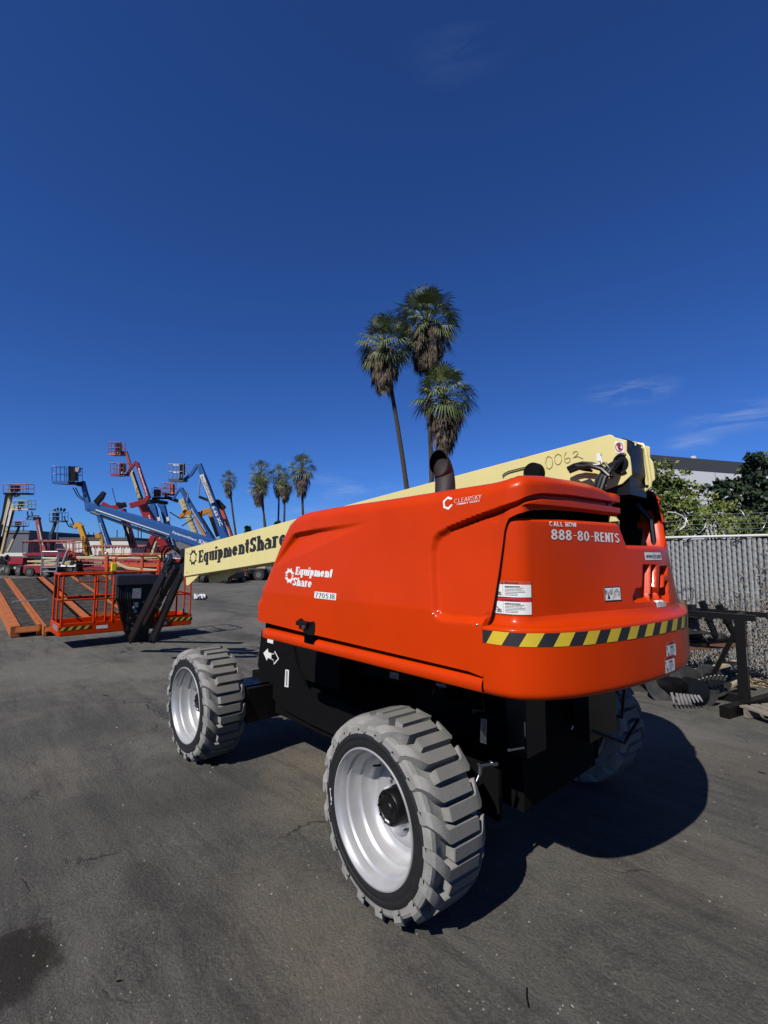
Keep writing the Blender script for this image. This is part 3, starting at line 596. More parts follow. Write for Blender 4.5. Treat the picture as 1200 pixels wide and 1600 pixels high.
def text_between(body, s, pl, pr, hpx, parent, name, m=WHITE, off=.0015, bold=.03, rg=rg):
    a = body.find(*pl, *rg); b = body.find(*pr, *rg); c = body.find(pl[0], pl[1]-hpx, *rg); h = abs(c[1]-a[1]); pass
    vs, fs = sans_xy(s, bold); xs = [p[0] for p in vs]; ys = [p[1] for p in vs]; sx = (b[0]-a[0])/(max(xs)-min(xs)); sy = h/(max(ys)-min(ys)); sl = (b[1]-a[1])/(b[0]-a[0])
    f = body.fn(off); mb = MB().add([f(a[0]+(p[0]-min(xs))*sx, a[1]+(p[1]-min(ys))*sy+sl*(p[0]-min(xs))*sx, p[2]) for p in vs], fs)
    return mb.build(name, m, parent)
text_between(UB, 'CALL NOW', (858, 822), (901, 823.5), 7.5, cwu, 'call_now_lettering', bold=.15)
text_between(UB, '888-80-RENTS', (861, 843), (968, 848), 16.2, cwu, 'phone_number_lettering', bold=.19)
rg2 = (.7, 1.45, 1.6, 1.9)
x0, x1, y0, y1 = rect_of(UB, (1006, 863), (1034, 876), rg2)
st = rect_grid(UB.fn(.0015), x0, x1, y0+.004, y1, n=12).build('web_address_sticker', WHITE, cwu)
mb = MB(); fit_text('www.jlg.com', UB.fn(.003), x0+.01, y0+.006, x1-x0-.02, (y1-y0)*.75, mb, .02); mb.build('print', INK, st)
rg3 = (.7, 1.45, 1.5, 1.75)
x0, x1, y0, y1 = rect_of(UB, (1016, 937), (1041, 951), rg3); y0, y1 = 1.531, 1.563
st = rect_grid(UB.fn(.0015), x0, x1, y0, y1, n=12).build('fleet_number_sticker', WHITE, cwu)
mb = MB(); fit_text('770518', UB.fn(.003), x0+.01, y0+(y1-y0)*.16, x1-x0-.02, (y1-y0)*.68, mb, .0); mb.build('print', INK, st)
x0, x1, y0, y1 = rect_of(UB, (943, 917), (971, 938), (.3, 1.3, 1.5, 1.8))
st = rect_grid(UB.fn(.0015), x0, x1, y0, y1, n=12).build('radio_manual_sticker', WHITE, cwu)
mb = MB(); f = UB.fn(.0025); wd = x1-x0; h = y1-y0
for a0, a1, b0, b1 in ((x0, x1, y0, y0+.004), (x0, x1, y1-.004, y1), (x0, x0+.005, y0, y1), (x1-.005, x1, y0, y1), (x0+wd*.49, x0+wd*.51, y0, y1), (x0+wd*.235, x0+wd*.265, y0+h*.18, y0+h*.6)): rect_grid(f, a0, a1, b0, b1, 0, mb, 4)
mb.add([f(x0+wd*.25, y0+h*.62), f(x0+wd*.17, y0+h*.16), f(x0+wd*.33, y0+h*.16)], [(0, 1, 2)])
for sgn in (-1, 1):
    for rad in (.08, .15, .21):
        for i in range(5):
            a, b = R(-48+i*19), R(-48+i*19+19); P4 = [(rr*math.cos(t)*sgn*wd*.5/.5, rr*math.sin(t)*1.3*h/.5*.5) for rr, t in ((rad, a), (rad, b), (rad-.03, b), (rad-.03, a))]
            mb.add([f(x0+wd*.25+p[0], y0+h*.62+p[1]) for p in P4], [(0, 1, 2, 3)])
for pts in (((.60, .2), (.60, .62), (.75, .82), (.90, .62), (.90, .2)), ((.68, .3), (.68, .6), (.75, .68), (.82, .6), (.82, .3))):
    for p, q in zip(pts[:-1], pts[1:]):
        p, q = np.array(p), np.array(q); d = q-p; n_ = np.array([-d[1], d[0]])/np.hypot(*d)*.014
        mb.add([f(x0+wd*c[0], y0+h*c[1]) for c in (p-n_, p+n_, q+n_, q-n_)], [(0, 1, 2, 3)])
mb.build('print', INK, st)
x0, x1, y0, y1 = rect_of(BB, (1040, 1004), (1056, 1024), (.8, 1.6, 1.2, 1.45))
warn('warning_label', BB, x0, x1, y0, y1, ORANGE2, 'WARNING', cwl)
x0, x1, y0, y1 = rect_of(BB, (1038, 1027), (1054, 1047), (.8, 1.6, 1.2, 1.45))
warn('danger_label', BB, x0, x1, y0, y1, REDV, 'DANGER', cwl)
# --- writing on the door
rg = (.2, 1.6, 1.35, 1.95)
def anchored(body, vf, w0, h0, tl, tr, bl, parent, name, m, off=.0015, rg=rg, shear=0):
    a = np.array(body.find(*tl, *rg)); b = np.array(body.find(*tr, *rg)); c = np.array(body.find(*bl, *rg)); f = body.fn(off)
    ex, ey = (b-a)/w0, (a-c)/h0
    return MB().add([f(*(c+ex*(p[0])+ey*p[1]), p[2] if len(p) > 2 else 0) for p in vf[0]], vf[1]).build(name, m, parent)
v, f_, wd = slab_xy('Equipment', .25, .03); anchored(HB, (v, f_), wd, 1.0, (463, 885.5), (521, 889), (461, 898), hood, 'rental_firm_lettering', WHITE)
v, f_, wd = slab_xy('Share', .235, .035); anchored(HB, (v, f_), wd, 1.0, (459.5, 902), (488.5, 905), (457.5, 914.5), hood, 'rental_firm_lettering', WHITE)
rv, rf = ring_xy(.5, .5, .2); rv = [(a+.5, b+.5) for a, b in rv]; anchored(HB, (rv, rf), 1, 1, (447, 889), (459, 889.5), (446.5, 909.5), hood, 'ring_logo', WHITE)
a = HB.find(492, 924, *rg); b = HB.find(525, 938, *rg); q0, q1 = a[0], b[0]
st = rect_grid(HB.fn(.0015), q0, q1, b[1], a[1], n=8).build('fleet_number_sticker', WHITE, hood)
mb = MB(); fit_text('770518', HB.fn(.003), q0+.012, b[1]+(a[1]-b[1])*.15, q1-q0-.024, (a[1]-b[1])*.7, mb, -.003); mb.build('print', INK, st)
rg = (1.5, 2.2, 1.9, 2.1)
text_between(HB, 'CLEARSKY', (710, 786.5), (752.5, 779), 6.5, hood, 'clearsky_lettering', bold=.06, rg=rg)
text_between(HB, 'SMART FLEET', (714, 789.5), (750, 783.6), 2.6, hood, 'smart_fleet_lettering', bold=.17, rg=rg)
a = np.array(HB.find(700, 786, *rg)); mb = MB()
for k in range(5):
    t0, t1 = R(50+60*k-10), R(50+60*k+50); f = HB.fn(.0015)
    mb.add([f(a[0]+rr*math.cos(t)*1.0, a[1]+rr*math.sin(t)) for rr, t in ((.034, t0), (.034, t1), (.022, t1), (.022, t0))], [(0, 1, 2, 3)])
mb.build('hexagon_logo', WHITE, hood)
for i_, (x, y) in enumerate(((676, 959.5), (683.5, 956), (745, 976.5))):
    a = HB.find(x, y, 1.4, 1.99, 1.4, 1.6); MB().lathe([(0, .004), (.004, .003), (.006, 0)], HB.pt(*a), (0, 1, 0), 10).build('rivet', CHROME, hood, smooth=50)
# --- latch on the door
a = HB.find(480, 976, .3, 1.2, 1.3, 1.45); ax_, az = a
def hp(ds, z, off): return HB.pt(ax_+ds, z, off)
mb = MB().prism([hp(-.095, az+.028, .0), hp(-.055, az+.034, .0), hp(-.03, az+.022, 0), (hp(.04, az+.022, 0)), hp(.075, az+.03, 0), hp(.09, az+.02, 0), hp(.088, az-.03, 0), hp(.07, az-.068, 0), hp(-.035, az-.055, 0), hp(-.05, az-.02, 0), hp(-.09, az-.008, 0)], (0, .006, 0)); dh = mb.build('door_latch', BLACK, LIFT, bevel=.003)
MB().box(hp(-.03, az+.005, .018), (.12, .024, .030)).build('latch_handle', BLACK, dh, bevel=.006)
MB().lathe([(.0, .0), (.012, 0), (.014, -.004), (.014, -.03)], hp(-.0, az-.012, .034), (0, 1, 0), 20).build('lock_barrel', CHROME, dh, smooth=40)
MB().box(hp(.03, az-.085, -.022), (.10, .06, .05)).build('latch_pocket', VOIDM, dh)
# ------------------------------------------------------------------ wheels (origin at the middle of the outer face, outward = +y)
def wheel_proto():
    wroot = MB()
    hubm = wroot.lathe([(.0, -.118), (.030, -.118), (.034, -.124), (.060, -.124), (.064, -.120), (.082, -.122), (.088, -.130), (.088, -.20), (.094, -.205), (.094, -.232), (.07, -.24)], (0, 0, 0), (0, 1, 0), 40)
    for k in range(10):
        a = 2*math.pi*k/10; hubm.lathe([(0, -.114), (.007, -.114), (.0075, -.124)], (.072*math.cos(a), 0, .072*math.sin(a)), (0, 1, 0), 6)
    wheel = hubm.build('wheel', BLACK, LIFT, smooth=40, origin=(0, 0, 0))
    wheel.name = 'wheel'
    mb = MB().lathe([(.392, -.0005), (.400, -.003), (.420, -.005), (.434, -.014), (.436, -.036), (.421, -.08), (.418, -.18), (.421, -.28), (.432, -.33), (.430, -.344), (.418, -.354), (.39, -.360), (.33, -.362), (.325, -.34)], (0, 0, 0), (0, 1, 0), 96)
    n = 18; pitch = 2*math.pi/n; RC = .46
    def station(y, t, w_, rt, rb): return [(y, (t-w_/2)/RC, rb), (y, (t-w_/2*.93)/RC, rt), (y, (t+w_/2*.93)/RC, rt), (y, (t+w_/2)/RC, rb)]
    for k in range(n):
        for side in (0, 1):
            if side == 0: st = [(.007, -.050, .052, .416, .392), (.007, -.044, .062, .440, .40), (-.008, -.032, .072, .458, .41), (-.035, -.006, .072, .469, .425), (-.060, .022, .069, .474, .42), (-.078, .044, .062, .4775, .415), (-.092, .055, .059, .4785, .415), (-.296, .056, .059, .4785, .415)]
            else: st = [(-.368, .004, .080, .420, .392), (-.368, .006, .096, .444, .40), (-.356, .012, .112, .462, .41), (-.336, .022, .128, .473, .42), (-.322, .050, .078, .4755, .42), (-.310, .055, .061, .4775, .415), (-.262, .056, .059, .4785, .415), (-.118, .056, .059, .4785, .415)]
            th0 = k*pitch+side*pitch/2; vs = []
            for s_ in st:
                for y, a, r_ in station(*s_): t = th0+a; vs.append((-math.sin(t)*r_, y, math.cos(t)*r_))
            m_ = len(st); fs = [(i*4+j, i*4+j+1, i*4+5+j, i*4+4+j) for i in range(m_-1) for j in range(3)]+[(0, 1, 2, 3), (m_*4-1, m_*4-2, m_*4-3, m_*4-4)]
            mb.add(vs, fs)
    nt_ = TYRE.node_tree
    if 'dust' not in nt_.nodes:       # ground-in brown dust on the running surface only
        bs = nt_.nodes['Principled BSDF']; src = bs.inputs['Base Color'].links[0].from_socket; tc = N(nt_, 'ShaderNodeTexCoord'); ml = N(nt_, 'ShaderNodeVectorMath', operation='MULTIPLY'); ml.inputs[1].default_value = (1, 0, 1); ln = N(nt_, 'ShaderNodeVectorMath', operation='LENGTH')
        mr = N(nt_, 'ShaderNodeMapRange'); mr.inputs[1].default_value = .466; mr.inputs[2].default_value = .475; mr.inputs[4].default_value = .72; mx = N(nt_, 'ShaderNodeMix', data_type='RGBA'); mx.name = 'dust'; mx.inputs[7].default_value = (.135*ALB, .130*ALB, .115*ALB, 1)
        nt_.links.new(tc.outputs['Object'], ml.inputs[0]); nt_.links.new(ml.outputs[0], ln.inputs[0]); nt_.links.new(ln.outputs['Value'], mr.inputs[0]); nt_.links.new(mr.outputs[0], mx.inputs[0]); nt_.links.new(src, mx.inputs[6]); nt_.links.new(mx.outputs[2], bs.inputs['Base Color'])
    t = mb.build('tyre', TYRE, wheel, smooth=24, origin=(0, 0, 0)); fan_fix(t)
    sw = MB().lathe([(.3235, .001), (.328, .004), (.345, .006), (.362, .004), (.366, .007), (.380, .007), (.3925, .002), (.3935, -.006)], (0, 0, 0), (0, 1, 0), 96)
    sw.build('black_sidewall', TYREB, wheel, smooth=40, origin=(0, 0, 0))
    rim = MB().lathe([(.3245, .0), (.322, .006), (.315, .006), (.311, -.004), (.305, -.016), (.301, -.022), (.298, -.060), (.287, -.070), (.284, -.085), (.283, -.13), (.276, -.142), (.268, -.150), (.262, -.19), (.248, -.222), (.232, -.232), (.214, -.234), (.205, -.226), (.17, -.220), (.11, -.222), (.09, -.23)], (0, 0, 0), (0, 1, 0), 96)
    rim.lathe([(.325, -.355), (.30, -.35), (.285, -.30), (.262, -.24)], (0, 0, 0), (0, 1, 0), 48)
    for k in range(9):
        a = 2*math.pi*k/9+.3; rim.lathe([(0, -.198), (.010, -.198), (.011, -.203), (.011, -.222)], (.128*math.cos(a), 0, .128*math.sin(a)), (0, 1, 0), 6)
    rm = rim.build('rim', SILVER, wheel, smooth=35, origin=(0, 0, 0)); fan_fix(rm)
    MB().tube([(.155, -.215, .155), (.16, -.18, .16), (.163, -.165, .163)], .006, 8).build('valve', BLACK, wheel, origin=(0, 0, 0))
    f = lambda x, y, o=0: (x, -.1165+o, y)
    tg = MB().add([f(-.012, -.066), f(.022, -.062), f(.022, -.050), f(-.012, -.054)], [(0, 1, 2, 3)]).build('hub_label', WHITE, wheel, origin=(0, 0, 0))
    arr = [(-.352, .05), (-.352, .052)]
    mb = MB()
    for (x0, z0, x1, z1) in ((-.353, -.02, -.358, .03), (-.358, .03, -.350, .045), (-.358, .03, -.364, .040), (-.350, -.025, -.347, .0), (-.356, -.045, -.350, -.030)):
        p, q = np.array([x0, z0]), np.array([x1, z1]); d = q-p; nn_ = np.array([-d[1], d[0]])/np.hypot(*d)*.0022
        mb.add([(-c[0], .0078, c[1]) for c in (p-nn_, p+nn_, q+nn_, q-nn_)], [(0, 1, 2, 3)])
    mb.build('sidewall_mark', WHITE, wheel, origin=(0, 0, 0))
    return wheel
wh = wheel_proto()
def copy_tree(o, parent=None):
    c = o.copy(); COL.objects.link(c); FRAME[c] = FRAME.get(o, (0, 0, 0))
    if parent is not None: c.parent = parent
    for ch in list(o.children): copy_tree(ch, c)
    return c
WZ = .472
kids = list(wh.children)
L0 = np.array(FRAME[LIFT])
for i, (p, rz, spin) in enumerate((((0, 0, WZ), -.063, .05), ((2.482, 0, WZ), .006, .9), ((0, -2.48, WZ), math.pi-.063, .4), ((2.482, -2.48, WZ), math.pi, 1.9))):
    o = wh if i == 0 else wh.copy()
    if i:
        COL.objects.link(o)
        for k in kids: c = k.copy(); COL.objects.link(c); c.parent = o
    o.parent = LIFT; o.location = tuple(np.array(p)-L0)
    o.rotation_mode = 'XYZ'; o.matrix_local = Matrix.Translation(Vector(tuple(np.array(p)-L0))) @ Matrix.Rotation(rz, 4, 'Z') @ Matrix.Rotation(spin*.0+(.09, .02, .2, .1)[i], 4, 'Y') @ Matrix.Diagonal((1, .955, 1, 1))
# ------------------------------------------------------------------ chassis
pl = [VX(*q, -.62) for q in ((409, 985), (402.5, 1040), (425, 1090), (444.5, 1109), (483.5, 1131), (524, 1149.5), (590, 1185))]
b0 = pl[-1]; pl = [(p[0], -.62, p[2]) for p in pl]+[(-.35, -.62, .36), (-.35, -.62, .62), (.1, -.62, .74)]
pl += [(lambda p: (p[0], -.62, p[2]))(VX(*q, -.62)) for q in ((557, 1124), (520, 1110), (488, 1092), (476, 1073), (464, 1040), (457, 1008), (454, 990))]
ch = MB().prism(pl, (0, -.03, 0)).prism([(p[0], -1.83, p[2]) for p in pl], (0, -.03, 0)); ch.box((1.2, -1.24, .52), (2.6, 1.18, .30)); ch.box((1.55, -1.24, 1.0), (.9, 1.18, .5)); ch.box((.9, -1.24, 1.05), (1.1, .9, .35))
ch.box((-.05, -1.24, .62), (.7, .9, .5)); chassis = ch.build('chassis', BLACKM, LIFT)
for u in (0, 2.482):
    mb = MB(); mb.box((u, -1.24, .47), (.22, 1.7, .20)); mb.box((u, -.42, .47), (.30, .10, .34)); mb.box((u, -2.06, .47), (.30, .10, .34)); mb.lathe([(0, 0), (.11, 0), (.13, -.03), (.13, -.14)], (u, -.25, .47), (0, 1, 0), 24); mb.lathe([(0, 0), (.11, 0), (.13, -.03), (.13, -.14)], (u, -2.23, .47), (0, -1, 0), 24)
    if u > 1: mb.box((2.25, -.62, .60), (.34, .5, .06)); mb.box((2.10, -.60, .48), (.10, .46, .30))
    mb.build('axle', BLACK, LIFT, bevel=.008)
mb = MB()   # hydraulic lines, tie rods and brackets hanging in the shade
rn = random.Random(5)
for i in range(30):
    a = Vector((rn.uniform(-.55, .1), rn.uniform(-2.1, -.45), rn.uniform(.62, 1.1))); b = a+Vector((rn.uniform(-.2, .3), rn.uniform(-.5, .5), rn.uniform(-.12, .3)))
    mid = (a+b)/2+Vector((rn.uniform(-.1, .1), 0, -.1)); mb.tube([a, a*.6+mid*.4, mid, b*.6+mid*.4, b], .011, 6)
mb.tube([(-.24, -.45, .40), (-.24, -2.0, .40)], .018, 10); mb.tube([(-.28, -.8, .52), (-.28, -1.6, .50)], .028, 10); mb.tube([(-.28, -1.3, .52), (-.24, -2.0, .47)], .014, 8)
mb.box((-.45, -.75, .9), (.12, .2, .35)); mb.box((-.5, -1.5, .85), (.10, .4, .4))
build_each(mb, 'hydraulic_hose', BLACK, LIFT, smooth=40)
mb = MB(); p = UX(757, 1198, -.42)
for (q, r_, r2) in (((748, 1196), (766, 1193), .011), ((766, 1193), (775, 1193), .014), ((750, 1196), (749, 1210), .013), ((749, 1210), (744, 1222), .007)):
    mb.tube([UX(*q, -.42), UX(*r_, -.42)], r2, 10)
for (x, y, x2, y2, r2) in ((820, 1128, 821, 1150, .006), (836, 1157, 852, 1153, .007), (795, 1172, 818, 1168, .008), (917, 1124, 928, 1125, .006), (892, 1140, 894, 1134, .008)):
    mb.tube([UX(x, y, -.5), UX(x2, y2, -.5)], r2, 8)
build_each(mb, 'hydraulic_fitting', CHROME, LIFT, smooth=40)
# stickers on the chassis
mb = MB(); 
def vq(pts, v=-.6185): return [VX(x, y, v) for x, y in pts]
mb.add(vq([(418, 996.5), (427, 999), (426.5, 1006), (417.5, 1003.5)]), [(0, 1, 2, 3)]); mb.add(vq([(446, 1046), (451.5, 1047), (450.5, 1074), (444.5, 1073)]), [(0, 1, 2, 3)])
z7 = lambda x, y: (380+x/6.667, 980+y/6.667)
mb.add(vq([z7(210, 268), z7(256, 222), z7(262, 262), z7(290, 268), z7(282, 330), z7(256, 318), z7(246, 348)]), [tuple(range(7))])
o_ = [z7(290, 272), z7(318, 276), z7(330, 246), z7(372, 330), z7(320, 390), z7(314, 344), z7(284, 330)]; cx = sum(a for a, b in o_)/7; cy = sum(b for a, b in o_)/7
i_ = [(cx+(a-cx)*.80, cy+(b-cy)*.80) for a, b in o_]; mb.add(vq(o_)+vq(i_), [(i, (i+1) % 7, 7+(i+1) % 7, 7+i) for i in range(7)])
ar = mb.build('direction_arrow_sticker', WHITE, chassis)
mb = MB(); mb.add(vq([(447, 1048), (449.5, 1048.5), (448.6, 1072), (446.4, 1071.5)], -.6170), [(0, 1, 2, 3)]); mb.build('print', mat('grey_ink', (.25, .25, .27), .6), ar)
mb = MB(); 
for a in (((609, 1049), (623, 1052), (623, 1062), (609, 1059)), ((681, 1066), (697, 1070), (697, 1075), (681, 1071))): mb.add([VX(x, y, -.30) for x, y in a], [(0, 1, 2, 3)])
mb.add([UX(x, y, -.45) for x, y in ((751, 1122), (761, 1124), (760, 1163), (750, 1160))], [(0, 1, 2, 3)])
build_each(mb, 'chassis_decal', mat('dull_label', (.22, .22, .21), .6, noise=.6, nscale=60, lo=.45, hi=.55), LIFT)
# ------------------------------------------------------------------ main boom
V0, V1 = -1.0, -1.27
def bv(px, py, v=V0): p = VX(px, py, v); return (p[0], v, p[2])
slope = -.0925; topz = lambda u: 2.458+slope*(u+.85)
UE = VX(289, 857, V0)[0]
sp = [(UE, V0, topz(UE)), (UE, V0, topz(UE)-.405), (.2, V0, topz(.2)-.405), (-.45, V0, topz(-.45)-.36), (-.80, V0, 2.15), bv(972, 756), bv(987, 742), bv(986, 728), bv(984, 714), bv(979, 706), bv(979, 688), bv(959, 683), bv(957, 680), bv(951, 679)]
sp2 = [(x, V1, z) for x, y, z in sp]
mb = MB().prism(sp, (0, -.012, 0)); p2 = [(x-(.03 if x < -.8 else 0), V1, z) for x, y, z in sp]; mb.prism(p2, (0, .012, 0))
mb.prism([(UE, V0-.013, topz(UE)-.004), (UE, V0-.013, topz(UE)-.016), (-.85, V0-.013, topz(-.85)-.016), (-.85, V0-.013, topz(-.85)-.004)], (0, V1-V0+.026, 0))
mb.prism([(UE, V0-.013, topz(UE)-.389), (UE, V0-.013, topz(UE)-.401), (-.4, V0-.013, topz(-.4)-.389), (-.4, V0-.013, topz(-.4)-.377)], (0, V1-V0+.026, 0))
a = [bv(293, 911), bv(296, 904), bv(314, 900), bv(300, 912)]; mb.prism([(UE-.02, V0-.02, 1.49), (UE-.04, V0-.02, 1.36), (UE-.12, V0-.02, 1.35), (UE-.55, V0-.02, 1.53)], (0, -.015, 0))
mb.prism([(UE-.30, V1+.03, 1.50), (UE-.34, V1+.03, 1.38), (UE-.7, V1+.03, 1.42), (UE-1.3, V1+.03, 1.60)], (0, -.015, 0))
boom = mb.build('boom', CREAM, LIFT, bevel=.003)
mb = MB(); mb.box((-.62, -1.135, 2.27), (.66, .24, .30)); mb.prism([(-.93, -1.014, 2.43), (-.955, -1.014, 2.40), (-.965, -1.014, 2.24), (-.90, -1.014, 2.14), (-.5, -1.014, 2.10), (-.5, -1.014, 2.41)], (0, -.245, 0)); mb.build('boom_tail_core', BLACK, boom)
gz = lambda pts, v: [tuple(VX(740+x/3.529, 670+y/3.529, v)) for x, y in pts]
mb = MB().tube(gz([(900, 84), (932, 88), (945, 110), (952, 150), (974, 285), (972, 318), (948, 338), (880, 374)], V1+.03), .011, 8); mb.tube(gz([(912, 98), (925, 102), (945, 230), (956, 310)], V1+.05), .008, 8); mb.tube(gz([(893, 92), (893, 70)], V1+.2), .005, 6)
mb.prism(gz([(912, 92), (932, 92), (962, 300), (938, 312)], V1+.02), (0, -.012, 0)); mb.build('tail_guard', CREAM, boom, smooth=40)
# pale uprights of the lift cylinder seen through the slot
mb = MB().prism([(-.78, -1.02, 2.12), (-.88, -1.02, 1.98), (-.86, -1.02, 1.80), (-.70, -1.02, 1.62), (-.5, -1.02, 1.62), (-.5, -1.02, 2.12)], (0, -.02, 0)); mb.build('tower_plate', CREAM, LIFT)
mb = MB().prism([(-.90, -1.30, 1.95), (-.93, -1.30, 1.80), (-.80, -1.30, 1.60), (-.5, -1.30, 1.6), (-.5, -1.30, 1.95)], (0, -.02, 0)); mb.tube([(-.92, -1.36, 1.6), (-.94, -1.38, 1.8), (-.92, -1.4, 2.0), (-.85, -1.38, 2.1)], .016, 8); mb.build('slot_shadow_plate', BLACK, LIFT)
# hole, hoses, bracket, sticker and chalk mark on the boom's near face
mb = MB(); hc = np.array(bv(972, 725)); ring = [(hc[0]+.043*math.cos(a), V0+.004, hc[2]+.052*math.sin(a)) for a in np.linspace(0, 2*math.pi, 25)[:-1]]
mb.tube(ring[1:9], .008, 8); mb.tube(ring[16:23], .007, 8); mb.add([(hc[0]+.034*math.cos(a), V0+.002, hc[2]+.042*math.sin(a)) for a in np.linspace(0, 2*math.pi, 25)[:-1]], [tuple(range(24))])
for k in range(3): mb.tube([(hc[0]+.01*k, V0-.01, hc[2]+.02), (hc[0]+.01+.015*k, V0+.06, hc[2]-.01), (hc[0]+.05+.02*k, V0+.10, hc[2]-.08), (hc[0]+.08+.02*k, V0+.13, hc[2]-.2)], .014, 8)
mb.tube([VX(x, y, V0+.06) for x, y in ((887, 732), (897, 727), (910, 724), (925, 725), (938, 729), (948, 735), (957, 746))], .012, 8)
mb.tube([VX(x, y, V0+.10) for x, y in ((890, 737), (905, 731), (922, 728), (940, 733), (952, 744))], .012, 8)
mb.tube([VX(x, y, V0+.08) for x, y in ((938, 724), (946, 724), (952, 732), (956, 744))], .008, 8)
for k in range(5): mb.tube([VX(888+k*2, 734-k, V0+.07), VX(900+k*3, 728+k*1.5, V0+.09), VX(918+k*2, 728+k*2, V0+.07)], .008, 6)
build_each(mb, 'hose', BLACK, boom, smooth=40)
mb = MB(); c = VX(831, 735, V0+.05); mb.lathe([(.0, 0), (.055, 0), (.062, -.01), (.062, -.05)], (c[0], V0+.055, c[2]-.012), (0, 1, 0), 28); mb.build('roller', BLACKM, boom, smooth=40)
mb = MB(); mb.tube([VX(x, y, V0+.01) for x, y in ((785, 744), (788, 740), (795, 736.5), (812, 732), (828, 728.5))], .0045, 6); mb.build('slot_edge', mat('slot_brown', (.12, .08, .03), .6), boom)
mb = MB(); b = VX(935, 716, V0+.08); mb.box((b[0], V0+.07, b[2]+.005), (.022, .02, .042)); mb.box((b[0]+.01, V0+.08, b[2]-.034), (.045, .02, .008)); mb.tube([(b[0]-.012, V0+.08, b[2]+.01), (b[0]-.02, V0+.085, b[2]-.035)], .004, 8); mb.build('white_bracket', WHITE, boom, bevel=.004)
f = lambda x, y, o=0: (VX(x, y, V0)[0], V0+.002+o, VX(x, y, V0)[2])
st = MB().add([f(960.5, 689.5), f(975, 690), f(976, 707), f(962, 708)], [(0, 1, 2, 3)]).build('no_hands_sticker', WHITE, boom)
mb = MB(); cx, cy = 968, 698.5
for k in range(20):
    a, b = 2*math.pi*k/20, 2*math.pi*(k+1)/20; mb.add([f(cx+r_*math.cos(t), cy+r_*1.18*math.sin(t), .002) for r_, t in ((6.2, a), (6.2, b), (5.0, b), (5.0, a))], [(0, 1, 2, 3)])
mb.add([f(cx-4.6, cy-3.5, .0021), f(cx-3.8, cy-4.8, .0021), f(cx+4.6, cy+3.5, .0021), f(cx+3.8, cy+4.8, .0021)], [(0, 1, 2, 3)]); mb.build('print', REDV, st)
mb = MB(); mb.add([f(x, y, .0012) for x, y in ((965, 694), (968, 693), (971, 696), (969, 699), (971, 704), (967, 703), (965, 699))], [tuple(range(7))]); mb.build('print', INK, st)
def zz(x, y): return 740+x/3.529, 670+y/3.529
mb = MB()
for s_ in ([(412, 150), (402, 165), (398, 190), (404, 215), (420, 222), (434, 208), (438, 180), (430, 158), (414, 152)], [(455, 145), (448, 160), (450, 185), (462, 198), (478, 192), (488, 172), (484, 148), (468, 138), (455, 145)],
           [(512, 128), (502, 150), (503, 178), (515, 190), (530, 182), (534, 165), (524, 158), (508, 168)], [(548, 138), (556, 126), (572, 124), (578, 136), (562, 152), (550, 160), (575, 152), (604, 164)]):
    pts = [f(*zz(*q), .001) for q in s_]; mb.tube(pts, .0016, 5)
mb.build('handwritten_number', mat('grease_pencil', (.35, .27, .10), .7), boom)
# firm's lettering on the boom
E0 = VX(310, 860.5, V0); E1 = VX(310, 879.5, V0); S0 = VX(386, 842, V0)
_, _, wE = slab_xy('Equipment', .235, .05); k_ = (E0[0]-S0[0])/(wE+.05)*1.045; hh = E0[2]-E1[2]; zl = E1[2]
v, f_, wd = slab_xy('EquipmentShare', .235, .05)
bo = MB().add([(E1[0]-p[0]*k_, V0+.002+p[2]*6, zl+(-slope)*p[0]*k_+p[1]*hh) for p in v], f_).build('rental_firm_lettering', INK, boom)
rv, rf = ring_xy(.5, .5, .14); ra, rb = VX(297, 870, V0)[0], VX(307, 870, V0)[0]
MB().add([((ra+rb)/2-a*(ra-rb), V0+.002, zl-.0+hh*.45+b*hh*1.15) for a, b in rv], rf).build('ring_logo', INK, boom)
mb = MB()
for y in (863.5, 893.5): 
    for k in range(3): mb.add([bv(290.5+k*1.4, y, V0+.0015), bv(291.3+k*1.4, y, V0+.0015), bv(291.3+k*1.4, y+1.3, V0+.0015), bv(290.5+k*1.4, y+1.3, V0+.0015)], [(0, 1, 2, 3)])
mb.build('small_print', mat('grey_ink2', (.3, .27, .15), .6), boom)
# exhaust stack: curved slash-cut pipe
ce = VX(692, 757, -.40); mb = MB(); pts = []; 
base = np.array([VX(695, 760, -.42)[0], -.42, 2.06]); tipc = VX(690, 722, -.42)
De = float((base-CAM)@CF); rings = []
for t in np.linspace(0, 1, 12):
    if t < .35: c = base+np.array([0, 0, t*.16])
    else: c = None
    rings.append((t, c))
def bez(t): a, b, c, d = base, base+(0, 0, .09), W(699, 735, De), W(685, 723, De-.03); return (1-t)**3*a+3*(1-t)**2*t*b+3*(1-t)*t*t*c+t**3*d
A0, B0 = np.array([.060, 0, 0]), np.array([0, .060, 0]); A1, B1 = CR*.050-CF*.036, CU*.076-CF*.01
def ringpts(t, k): 
    c = bez(t); e = t*t*(3-2*t); X, Y = CR*.061, CF*.061
    A = X*(1-e)+A1*e; B = -Y*(1-e)+B1*e; A *= k; B *= k
    return [tuple(c+A*math.cos(a)+B*math.sin(a)) for a in np.linspace(0, 2*math.pi, 33)[:-1]]
P = [ringpts(t, 1) for t in np.linspace(0, 1, 14)]+[ringpts(1, .93)]
P = [r_+[r_[0]] for r_ in P]
ex = MB().grid(P).build('exhaust_pipe', RUST, LIFT, smooth=50); fan_fix(ex)
_t = list(np.linspace(0, 1, 14))[::-1][:10]; P = [ringpts(t, .93) for t in _t]+[ringpts(_t[-1], .02)]; MB().grid([r_+[r_[0]] for r_ in P]).build('pipe_bore', VOIDM, ex)  # inner wall coloured black to hide the sunlight falling into the pipe
